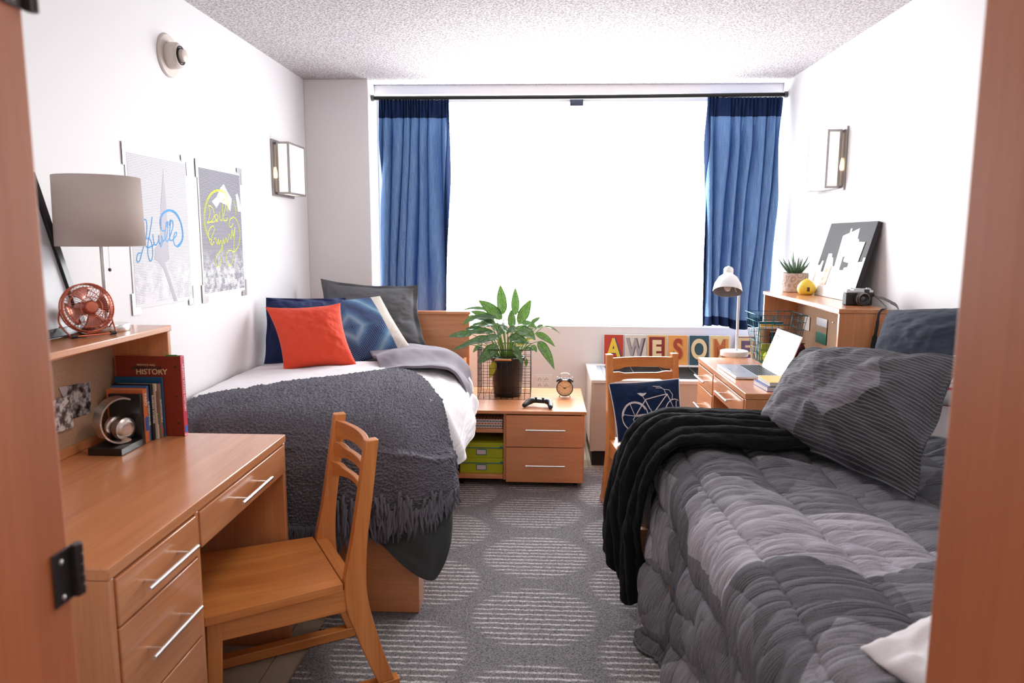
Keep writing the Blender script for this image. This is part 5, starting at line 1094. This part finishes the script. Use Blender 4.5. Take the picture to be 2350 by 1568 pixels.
for strokes, r_ in (([[(0.508, 0.341), (0.498, 0.288), (0.478, 0.239), (0.45, 0.196), (0.414, 0.163), (0.374, 0.14), (0.33, 0.128), (0.286, 0.129), (0.243, 0.141), (0.204, 0.165), (0.17, 0.198), (0.144, 0.24), (0.127, 0.287), (0.119, 0.339), (0.122, 0.391), (0.133, 0.443), (0.154, 0.491), (0.183, 0.533), (0.217, 0.567), (0.257, 0.591), (0.299, 0.604), (0.342, 0.605), (0.384, 0.594), (0.422, 0.572), (0.455, 0.539), (0.482, 0.497), (0.5, 0.448), (0.509, 0.395), (0.508, 0.341)], [(0.327, 0.375), (0.585, 0.376)], [(0.326, 0.365), (0.503, 0.626)], [(0.495, 0.627), (0.823, 0.699)], [(0.592, 0.369), (0.823, 0.693)], [(0.495, 0.627), (0.551, 0.453)], [(0.814, 0.706), (0.858, 0.585)], [(0.138, 0.389), (0.146, 0.429), (0.16, 0.467), (0.18, 0.501), (0.204, 0.531), (0.232, 0.555), (0.262, 0.573), (0.294, 0.584), (0.327, 0.587), (0.36, 0.582), (0.39, 0.57), (0.419, 0.551), (0.444, 0.525), (0.464, 0.493), (0.48, 0.457)], [(0.973, 0.122), (0.947, 0.107), (0.921, 0.1), (0.894, 0.101), (0.867, 0.11), (0.843, 0.128), (0.82, 0.152), (0.802, 0.183), (0.787, 0.22), (0.776, 0.26), (0.77, 0.304), (0.769, 0.349), (0.773, 0.394), (0.782, 0.438), (0.795, 0.479), (0.811, 0.516), (0.831, 0.547), (0.854, 0.572), (0.879, 0.59), (0.905, 0.6), (0.931, 0.602), (0.957, 0.596), (0.981, 0.581)]], .0029), ([[(0.858, 0.585), (0.931, 0.342)], [(0.802, 0.702), (0.784, 0.784), (0.726, 0.85), (0.624, 0.874)], [(0.663, 0.834), (0.752, 0.817)], [(0.782, 0.794), (0.856, 0.776), (0.899, 0.691), (0.887, 0.601)], [(0.487, 0.632), (0.465, 0.689)], [(0.635, 0.343), (0.632, 0.33), (0.628, 0.318), (0.621, 0.308), (0.612, 0.3), (0.602, 0.294), (0.591, 0.291), (0.58, 0.291), (0.569, 0.294), (0.559, 0.3), (0.55, 0.308), (0.543, 0.319), (0.539, 0.331), (0.536, 0.343), (0.536, 0.357), (0.539, 0.369), (0.544, 0.381), (0.551, 0.391), (0.559, 0.4), (0.569, 0.405), (0.58, 0.408), (0.591, 0.408), (0.602, 0.405), (0.612, 0.4), (0.621, 0.392), (0.628, 0.381), (0.632, 0.369), (0.635, 0.356), (0.635, 0.343)], [(0.615, 0.346), (0.614, 0.338), (0.611, 0.331), (0.607, 0.325), (0.601, 0.32), (0.595, 0.316), (0.589, 0.315), (0.582, 0.315), (0.576, 0.317), (0.57, 0.32), (0.564, 0.325), (0.56, 0.331), (0.557, 0.338), (0.556, 0.346), (0.556, 0.354), (0.558, 0.362), (0.56, 0.369), (0.565, 0.375), (0.57, 0.38), (0.576, 0.383), (0.582, 0.385), (0.589, 0.385), (0.596, 0.383), (0.602, 0.38), (0.607, 0.375), (0.611, 0.369), (0.614, 0.361), (0.615, 0.354), (0.615, 0.346)], [(0.586, 0.3), (0.586, 0.216)], [(0.566, 0.218), (0.609, 0.212)], [(0.317, 0.357), (0.286, 0.312), (0.306, 0.238)], [(0.318, 0.366), (0.269, 0.575)], [(0.318, 0.366), (0.142, 0.418)], [(0.931, 0.342), (0.774, 0.354)], [(0.931, 0.342), (0.948, 0.574)], [(0.325, 0.355), (0.534, 0.367)], [(0.559, 0.452), (0.568, 0.411)]], .0018)):
    for s in strokes:
        run = []
        for k in range(len(s) - 1):
            for q in np.linspace(0, 1, 6)[:-1]: run.append((s[k][0] + (s[k + 1][0] - s[k][0]) * q, s[k][1] + (s[k + 1][1] - s[k][1]) * q))
        run.append(s[-1]); run = [sf(u, v) - nrm_ * .0025 if False else sf(u, v) for u, v in run if ins(u, v)]
        if len(run) > 2: mb.tube(run, r_, 5)
for s in [[(0.391, 0.751), (0.435, 0.755), (0.474, 0.743), (0.524, 0.753), (0.518, 0.732), (0.478, 0.697), (0.449, 0.691), (0.423, 0.719)]]:
    c0 = np.mean(np.array(s), 0); mb.add([sf(*c0)] + [sf(u, v) for u, v in s], [(0, i + 1, (i + 1) % len(s) + 1) for i in range(len(s))])
mb.build('bicycle_print', wprint, cn, smooth=True)

# ================================================================ ON THE LAPTOP DESK
# white desk lamp
dl_ = thing('desk_lamp', 'white metal desk lamp with a tilted bell shade beside the laptop', 'lamp', (1.100, 4.20, .7605))
MB().lathe([(.001, 0), (.076, 0), (.078, .003), (.078, .026), (.075, .029), (.001, .029)], n=56).build('base', whitem, dl_, smooth='auto')
MB().cyl((.012, 0, .029), (.012, 0, .345), .0075, n=18).build('pole', whitem, dl_, smooth='auto')
hd = Matrix.Translation((-.066, -.050, .368)) @ Matrix.Rotation(R(7), 4, 'Y') @ Matrix.Rotation(R(-25), 4, 'X')
MB().lathe([(.080, 0), (.0795, .012), (.072, .048), (.052, .085), (.030, .104), (.027, .108), (.027, .138), (.022, .146), (.001, .147)], M=hd, n=56, caps=False).build('lamp_shade', whitem, dl_, smooth='auto')
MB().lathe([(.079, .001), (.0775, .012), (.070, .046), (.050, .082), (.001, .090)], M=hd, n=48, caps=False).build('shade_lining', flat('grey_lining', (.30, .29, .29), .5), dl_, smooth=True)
MB().lathe([(.001, .004), (.012, .008), (.021, .025), (.022, .040), (.012, .062), (.001, .070)], M=hd, n=24).build('bulb', flat('bulb_glass', (.75, .70, .64), .15), dl_, smooth=True)
MB().lathe([(.001, .146), (.0055, .146), (.0055, .158), (.001, .159)], M=hd, n=14).build('switch', steel, dl_, smooth='auto')
MB().cyl((.012, 0, .335), (-.040, .004, .460), .0055, n=14).build('joint', steel, dl_, smooth='auto')
# laptop
al = flat('silver_aluminium', (.66, .65, .66), .3, .7); lpt = thing('laptop', 'open silver laptop on the beech desk by the radiator', 'laptop', (1.035, 3.640, .7605), R(1))
box('base', al, -.118, .112, -.175, .175, .001, .014, lpt, .003)
mb = MB()
for r_ in range(6):
    for k in range(14):
        y = -.150 + k * .0217; x = -.008 + r_ * .0172
        mb.box(x, x + .0148, y, y + .0185, .0141, .0152)
mb.build('keys', flat('key_black', (.018, .018, .02), .45), lpt)
box('trackpad', flat('trackpad', (.60, .59, .60), .25, .5), -.105, -.030, -.052, .052, .0139, .0145, lpt, 0)
SM = Matrix.Translation((.114, 0, .013)) @ Matrix.Rotation(R(20), 4, 'Y')
MB().box(0, .005, -.175, .175, .0, .205, SM).build('screen_lid', al, lpt, bevel=.002)
m, nt, b = nm('glossy_screen'); b.inputs['Base Color'].default_value = (.02, .02, .022, 1); b.inputs['Roughness'].default_value = .03; b.inputs['Coat Weight'].default_value = 1; b.inputs['Emission Color'].default_value = (.86, .83, .86, 1); b.inputs['Emission Strength'].default_value = .60
MB().box(-.0008, 0, -.171, .171, .006, .201, SM).build('display', 'glossy_screen', lpt)
MB().box(-.0014, -.0008, .120, .169, .050, .199, SM).build('dark_app_window', flat('screen_dark', (.09, .085, .10), .1), lpt)
MB().cyl((.113, -.14, .013), (.113, .14, .013), .005, n=12).build('hinge', flat('hinge_grey', (.12, .12, .13), .4, .5), lpt, smooth='auto')
# notebooks
def notebook(label, loc, rz, w, d, h, cov, edge=(.74, .71, .70), spiral=True):
    t = thing('notebook', label, 'notebook', loc, rz, 'notebooks beside the laptop')
    box('cover', flat('nb_%s' % label[:14], cov, .5), 0, w, 0, d, h - .0018, h, t, .0006); box('back_cover', flat('nbk_%s' % label[:14], cov, .5), 0, w, 0, d, 0, .0018, t, .0006)
    m, nt, b = nm('nbp_%s' % label[:14]); v = coords(nt, (1, 1, 900)); nt.links.new(ramp(nt, noisen(nt, v, 1, 1), [(.35, tuple(k * .72 for k in edge)), (.6, edge)]), b.inputs['Base Color'])
    MB().box(.002, w - .001, .001, d - .004, .0019, h - .0019).build('pages', m, t)
    if spiral:
        mb = MB(); n = int(w / .0085)
        for i in range(n):
            x = .006 + i * .0085; mb.tube([(x + .001 * math.sin(a), d + .0015 + .0055 * math.cos(a), h / 2 + (h / 2 + .001) * math.sin(a)) for a in np.linspace(0, 2 * PI, 11)[:-1]], .0006, 4, closed=True)
        mb.build('spiral_binding', chrome, t, smooth=True)
    return t
notebook('blue backed notebook at the bottom of the pile beside the laptop', (.985, 3.190, .7605), R(4), .25, .17, .020, (.05, .11, .36))
notebook('yellow notebook on top of the pile beside the laptop', (.998, 3.200, .7812), R(2), .25, .165, .018, (.80, .52, .14))
# teal wire basket and its contents
tb = thing('wire_basket', 'teal wire basket of books at the cork board end of the desk', 'basket', (1.262, 4.010, .7605))
twm = flat('teal_wire', (.008, .15, .19), .4, .2); wire_box(tb, -.085, .085, -.088, .088, .262, 7, 7, 7, twm, .0015, .042, .040)
for s in (-1, 1): MB().tube(smoothpts([(-.050, s * .128, .262), (-.046, s * .126, .225), (-.036, s * .124, .215), (.036, s * .124, .215), (.046, s * .126, .225), (.050, s * .128, .262)], 4), .0020, 6).build('side_grip', twm, tb, smooth=True)
def bookin(label, x, y0, y1, z1, w, col, edge=None):
    t = thing('magazine', label, 'book', (x, y0, .7645), 0, 'books in the teal basket'); h = z1 - .7645
    box('cover', flat('mg_%s' % label[:18], col, .45), 0, w, 0, y1 - y0, 0, h, t, .0006); MB().box(.002, w - .002, .0016, (y1 - y0) - .0016, .003, h + .0006).build('pages', paper, t); return t
# standing upright, faces towards us
bookin('tall teal topped book at the back of the teal basket', 1.192, 4.064, 4.074, .972, .130, (.008, .16, .22)); bookin('orange yellow book in front of the teal one in the basket', 1.195, 4.050, 4.061, .958, .128, (.72, .40, .03))
bookin('dark cased film in the teal basket behind the laptop lid', 1.232, 3.985, 3.999, .925, .105, (.03, .028, .03)); bookin('brown patterned paperback leaning inside the teal basket', 1.205, 4.004, 4.020, .942, .110, (.30, .12, .05)); bookin('cream booklet standing inside the teal basket', 1.187, 4.024, 4.034, .948, .12, (.62, .55, .40)); bookin('green and yellow booklet at the front left of the teal basket', 1.184, 3.968, 3.978, .862, .052, (.36, .42, .06))
tennis = nm('tennis_felt'); tennis[2].inputs['Base Color'].default_value = (.55, .72, .04, 1); tennis[2].inputs['Roughness'].default_value = 1
prof = [(max(.0001, .030 * math.sin(PI * i / 16)), -.030 * math.cos(PI * i / 16)) for i in range(17)]
tn = thing('tennis_ball', 'yellow-green tennis ball in the teal basket', 'ball', (1.214, 3.934, .796)); MB().lathe(prof, n=32).build('felt', 'tennis_felt', tn, smooth=True)
MB().tube([(.0303 * Vector((math.cos(a) + .35 * math.cos(3 * a), math.sin(a) - .35 * math.sin(3 * a), 1.05 * math.sin(2 * a))).normalized()) for a in np.linspace(0, 2 * PI, 61)[:-1]], .0009, 5, closed=True).build('seam', whitem, tn, smooth=True)
# pouch and mug behind the laptop
m, nt, b = nm('floral_cloth'); v = coords(nt); n = noisen(nt, v, 38, 3, .6); nt.links.new(ramp(nt, n, [(.42, (.012, .008, .014)), (.56, (.10, .012, .06)), (.63, (.30, .06, .12)), (.70, (.02, .16, .20))]), b.inputs['Base Color']); b.inputs['Roughness'].default_value = .8
po = thing('pouch', 'dark floral pouch behind the laptop lid', 'pouch', (1.300, 3.735, .7605), R(-10))
n_ = 24; sec = []
for j in range(10):
    z = .135 * j / 9; k = (1 - .55 * (j / 9) ** 2); sec.append([(.052 * k * math.copysign(abs(math.cos(a)) ** .6, math.cos(a)), .034 * (k ** 1.6) * math.copysign(abs(math.sin(a)) ** .8, math.sin(a)), z + .001) for a in np.linspace(0, 2 * PI, n_ + 1)[:-1]])
mb = MB(); mb.add([p for s in sec for p in s], [(j * n_ + i, j * n_ + (i + 1) % n_, (j + 1) * n_ + (i + 1) % n_, (j + 1) * n_ + i) for j in range(9) for i in range(n_)] + [tuple(range(n_ - 1, -1, -1)), tuple(9 * n_ + i for i in range(n_))]); mb.build('cloth_body', 'floral_cloth', po, smooth='auto')
MB().tube([(-.030, 0, .138), (.030, 0, .138)], .0022, 8).build('zip', black, po, smooth=True)
mu = thing('mug', 'teal and black striped mug near the cork board', 'mug', (1.395, 3.725, .7605)); tk = flat('teal_glaze', (.008, .16, .21), .2)
mb = MB(); mb.lathe([(.001, 0), (.034, 0), (.037, .004), (.038, .022), (.038, .062), (.0385, .088), (.0355, .088), (.035, .01), (.001, .008)], n=40); mb.build('cup', tk, mu, smooth='auto')
mb = MB()
for z in (.020, .050): mb.lathe([(.0386, z), (.0388, z + .014)], n=40, caps=False)
mb.build('stripe', black, mu, smooth=True); MB().tube(smoothpts([(-.036, -.01, .072), (-.058, -.016, .066), (-.062, -.017, .042), (-.050, -.014, .022), (-.036, -.01, .018)], 4), .005, 8).build('handle', tk, mu, smooth=True)
# snapshots on the cork board
m, nt, b = nm('harbour_print'); v = coords(nt); sx = nd(nt, 'ShaderNodeSeparateXYZ'); nt.links.new(v, sx.inputs[0]); n = noisen(nt, v, 60, 3, .6)
z = mth(nt, 'ADD', mth(nt, 'MULTIPLY', mth(nt, 'SUBTRACT', sx.outputs[2], .885), 1 / .135), mth(nt, 'MULTIPLY', mth(nt, 'SUBTRACT', n, .5), .12))
nt.links.new(ramp(nt, z, [(0, (.015, .14, .09)), (.40, (.03, .24, .17)), (.43, (.28, .30, .26)), (.52, (.42, .25, .13)), (.66, (.30, .24, .17)), (.70, (.62, .68, .76)), (1, (.72, .76, .82))]), b.inputs['Base Color']); b.inputs['Roughness'].default_value = .3
def pinned(label, y0, y1, z0, z1, mat_):
    o = box('snapshot', mat_, 1.4445, 1.4452, y0, y1, z0, z1, None, 0); tag(o, label, 'photo', 'snapshots pinned on cork'); return o
pinned('colour snapshot of a green harbour pinned on the cork board', 3.762, 3.905, .886, 1.018, 'harbour_print'); pinned('white card pinned on the cork board behind the teal basket', 4.005, 4.09, .93, 1.005, paper)
tk_ = MB().lathe([(.0001, .006), (.004, .005), (.004, .003), (.0015, .002), (.0015, 0)], M=Matrix.Rotation(R(-90), 4, 'Y'), n=14, c=(1.4488, 3.69, 1.012)).build('push_pin', steel, smooth='auto'); tag(tk_, 'steel push pin in the cork board right of the harbour snapshot', 'pin')
# ================================================================ ON TOP OF THE SECOND HUTCH
HT = 1.1305
m, nt, b = nm('stone_pot'); v = coords(nt, kind='UV') if False else coords(nt); vo = nd(nt, 'ShaderNodeTexVoronoi'); vo.inputs['Scale'].default_value = 26; nt.links.new(v, vo.inputs['Vector'])
sp_ = mth(nt, 'PINGPONG', mth(nt, 'MULTIPLY', vo.outputs['Distance'], 2.6), .5); nn_ = noisen(nt, v, 180, 3); nt.links.new(ramp(nt, mth(nt, 'ADD', sp_, mth(nt, 'MULTIPLY', nn_, .4)), [(.15, (.36, .26, .22)), (.55, (.58, .46, .41))]), b.inputs['Base Color']); b.inputs['Roughness'].default_value = .9; bump(nt, b, sp_, .7, .004)
sc = thing('succulent', 'spiky aloe in a round stone pot on the hutch', 'plant', (1.407, 4.165, HT))
MB().lathe([(.001, 0), (.058, 0), (.064, .006), (.070, .05), (.071, .100), (.069, .106), (.064, .106), (.063, .092), (.001, .090)], n=56).build('pot', 'stone_pot', sc, smooth='auto')
MB().lathe([(.001, .0915), (.0625, .0915)], n=24, caps=False).build('soil', 'soil', sc)
flat('aloe_green', (.075, .16, .085), .4); random.seed(12); mb = MB()
for i in range(34):
    a = i * 2.399; el = R(18 + 66 * (1 - i / 34) ** .0 * random.uniform(.25, 1)); L = random.uniform(.07, .115) * (1.1 if i > 26 else 1)
    d = Vector((math.cos(a) * math.cos(el), math.sin(a) * math.cos(el), math.sin(el))); p0 = Vector((math.cos(a) * .012, math.sin(a) * .012, .092)); bend = Vector((0, 0, random.uniform(-.01, .035)))
    pts = [p0 + d * L * s + bend * s * s for s in np.linspace(0, 1, 8)]; mb.tube(pts, [.0062, .0068, .0062, .0054, .0043, .0032, .002, .0004], 7)
mb.build('leaves', 'aloe_green', sc, smooth=True)
eg = thing('money_bank', 'yellow rounded bank with a pointed tip and a dark slot, beside the aloe', 'money bank', (1.402, 3.962, HT)); yel = flat('yellow_glaze', (.86, .62, .06), .25)
MB().lathe([(.001, 0), (.030, 0), (.043, .012), (.048, .030), (.044, .050), (.030, .068), (.014, .080), (.004, .085), (.001, .086)], n=48).build('body', yel, eg, smooth=True)
MB().box(-.006, .007, -.0505, -.040, .020, .042, Matrix.Rotation(R(-8), 4, 'Z')).build('slot', flat('slot_brown', (.10, .02, .01), .5), eg, bevel=.002)
# canvas leaning on the wall
ca = thing('canvas', 'black canvas with a white cut-paper skyline leaning on the wall', 'picture')
cBL, cTL, cBR, cTR = Vector((1.448, 4.02, HT + .001)), Vector((1.548, 4.095, 1.508)), Vector((1.448, 3.475, HT + .001)), Vector((1.548, 3.535, 1.508))
cTL = Vector((1.548, 4.06, 1.508)); cTR = Vector((1.548, 3.50, 1.508)); cBL = Vector((1.448, 4.06, HT + .001)); cBR = Vector((1.448, 3.50, HT + .001))
cn_ = (cTL - cBL).cross(cBR - cBL).normalized(); cn_ = cn_ if cn_.x < 0 else -cn_
def cvp(u, v, o=0): return cBL * (1 - u) * (1 - v) + cBR * u * (1 - v) + cTL * (1 - u) * v + cTR * u * v + cn_ * o
mb = MB(); mb.add([cvp(0, 0), cvp(1, 0), cvp(1, 1), cvp(0, 1), cvp(0, 0, -.022), cvp(1, 0, -.022), cvp(1, 1, -.022), cvp(0, 1, -.022)], [(0, 1, 2, 3), (7, 6, 5, 4), (0, 4, 5, 1), (1, 5, 6, 2), (2, 6, 7, 3), (3, 7, 4, 0)])
mb.build('stretched_canvas', flat('canvas_black', (.030, .025, .030), .7), ca, bevel=.002)
skm = flat('skyline_white', (.82, .80, .79), .6)
for nm2, polys, o_, mt in (('skyline', [[(-0.0, 0.0), (-0.011, 0.408), (0.066, 0.413), (0.084, 0.474), (0.126, 0.472), (0.131, 0.32), (0.192, 0.324), (0.187, 0.577), (0.269, 0.579), (0.291, 0.528), (0.322, 0.526), (0.344, 0.486), (0.373, 0.409), (0.414, 0.411), (0.381, 0.822), (0.507, 0.861), (0.505, 0.917), (0.538, 0.917), (0.543, 0.869), (0.692, 0.918), (0.716, 0.781), (0.747, 0.778), (0.76, 0.753), (0.867, 0.493), (0.895, 0.491), (0.958, 0.494), (0.959, 0.549), (0.997, 0.55), (1.0, -0.0)]], .0012, skm), ('skyline_gap', [[(0.535, 0.542), (0.582, 0.552), (0.58, 0.481), (0.694, 0.47), (0.697, 0.416), (0.63, 0.405), (0.627, 0.37), (0.548, 0.371)]], .0018, flat('canvas_black2', (.030, .025, .030), .7))):
    mb = MB()
    for p in polys: mb.prism([(max(0, min(1, a)), max(.0, min(1, b_))) for a, b_ in p], lambda a, b_, q: cvp(a, b_, q), .0002 if nm2 == 'skyline' else .001, o_)
    mb.build(nm2, mt, ca)
ph2 = [[(0.577, 0.746), (0.898, 0.741), (0.884, 0.482), (0.578, 0.489)], [(0.234, 0.398), (0.36, 0.405), (0.351, 0.155), (0.215, 0.153)]]
for k, (p, lab, c1, c2) in enumerate(zip(ph2, ('pale print stuck on the upper part of the skyline canvas', 'small colour print stuck low on the left of the skyline canvas'), ((.38, .36, .43), (.50, .26, .14)), ((.58, .56, .62), (.66, .58, .50)))):
    m, nt, b = nm('stuck_print_%d' % k); v = coords(nt); nt.links.new(ramp(nt, noisen(nt, v, 40, 3), [(.4, c1), (.6, c2)]), b.inputs['Base Color'])
    mb = MB(); mb.prism(p, lambda a, b_, q: cvp(a, b_, q), .0022, .0030); o = mb.build('snapshot', m); tag(o, lab, 'photo', 'prints stuck on the canvas')
# camera with strap
cm_ = thing('film_camera', 'black and silver compact camera at the edge of the hutch', 'camera', (1.412, 3.345, HT), R(8)); lt = flat('black_leatherette', (.010, .009, .009), .5); sv = flat('camera_silver', (.55, .55, .56), .3, .8)
box('body', lt, -.062, .062, -.018, .018, 0, .056, cm_, .005)
mb = MB(); mb.box(-.062, .062, -.017, .017, .056, .068); mb.box(-.028, .052, -.015, .013, .066, .075); mb.build('top_plate', sv, cm_, bevel=.002)
MC = Matrix.Rotation(R(90), 4, 'X')
MB().lathe([(.001, 0), (.030, 0), (.031, .006), (.030, .016), (.027, .018), (.0265, .030), (.024, .031)], M=MC, c=(.004, -.017, .030), n=44, caps=False).build('lens_ring', flat('lens_metal', (.20, .19, .19), .3, .8), cm_, smooth='auto')
lb = MB().lathe([(.0265, .029), (.024, .031), (.021, .026), (.014, .022), (.0001, .022)], M=MC, c=(.004, -.017, .030), n=40, caps=False).build('lens_barrel', black, cm_, smooth='auto')
MB().lathe([(.0135, .0221), (.0125, .0235), (.007, .0245), (.0001, .025)], M=MC, c=(.004, -.017, .030), n=28, caps=False).build('lens_glass', flat('lens_glass_dark', (.004, .004, .007), .03, 0, **{'Coat Weight': 1.0}), lb, smooth=True)
MB().box(.020, .044, -.0188, -.014, .058, .071).build('viewfinder_window', flat('viewfinder_dark', (.01, .012, .02), .05), cm_, bevel=.001)
for x, r_, z in ((-.045, .008, .068), (-.030, .0065, .073), (.045, .007, .075)): MB().lathe([(.001, 0), (r_, 0), (r_, .004), (.001, .005)], n=20, c=(x, .0, z - .001)).build('dial', sv, cm_, smooth='auto')
MB().tube([(-.062, -.004, .062), (-.070, -.006, .062)], .002, 6).build('strap_lug', chrome, cm_, smooth=True)
for x in (.062,): MB().lathe([(.001, -.004), (.010, -.004), (.010, .004), (.001, .004)], M=Matrix.Rotation(R(90), 4, 'Y'), n=20, c=(.064, -.008, .048)).build('strap_ring', black, cm_, smooth='auto')
def ribbon(pts, w, wd, th=.0016):
    """flat strap following pts; wd = width direction"""
    sp = smoothpts(pts, 8); mb = MB(); vs = []; W_ = Vector(wd).normalized()
    for i, p in enumerate(sp):
        d = (sp[min(i + 1, len(sp) - 1)] - sp[max(i - 1, 0)]).normalized(); s_ = (W_ - d * W_.dot(d)).normalized(); n2 = d.cross(s_); ww = w[min(len(w) - 1, int(i / len(sp) * len(w)))] if isinstance(w, list) else w
        vs += [p + s_ * ww + n2 * th / 2, p - s_ * ww + n2 * th / 2, p - s_ * ww - n2 * th / 2, p + s_ * ww - n2 * th / 2]
    n = len(sp); mb.add(vs, [(i * 4 + j, i * 4 + (j + 1) % 4, i * 4 + 4 + (j + 1) % 4, i * 4 + 4 + j) for i in range(n - 1) for j in range(4)] + [(3, 2, 1, 0), tuple((n - 1) * 4 + j for j in range(4))]); return mb
so = Vector((1.412, 3.345, HT)); loc = lambda p: tuple(Vector(p) - so)
Mi = Matrix.Rotation(-R(8), 4, 'Z')
L3 = lambda pts: [Mi @ (Vector(p) - so) for p in pts]
ribbon(L3([(1.478, 3.345, HT + .048), (1.478, 3.28, HT + .030), (1.470, 3.20, HT + .010), (1.450, 3.150, HT + .004), (1.420, 3.138, HT - .012), (1.412, 3.136, HT - .08), (1.402, 3.136, HT - .16), (1.392, 3.136, HT - .26), (1.385, 3.136, HT - .34)]), [.0025, .0025, .003, .004, .005, .007, .011, .012, .012], (1, 0, 0)).build('strap', black, cm_, smooth='auto')
ribbon(L3([(1.478, 3.350, HT + .045), (1.492, 3.335, HT + .040), (1.515, 3.30, HT + .030), (1.538, 3.24, HT + .002), (1.548, 3.20, HT - .06), (1.552, 3.17, HT - .16)]), [.004, .008, .012, .012], (.3, 1, .5)).build('strap', flat('strap_grey', (.13, .12, .12), .7), cm_, smooth='auto')
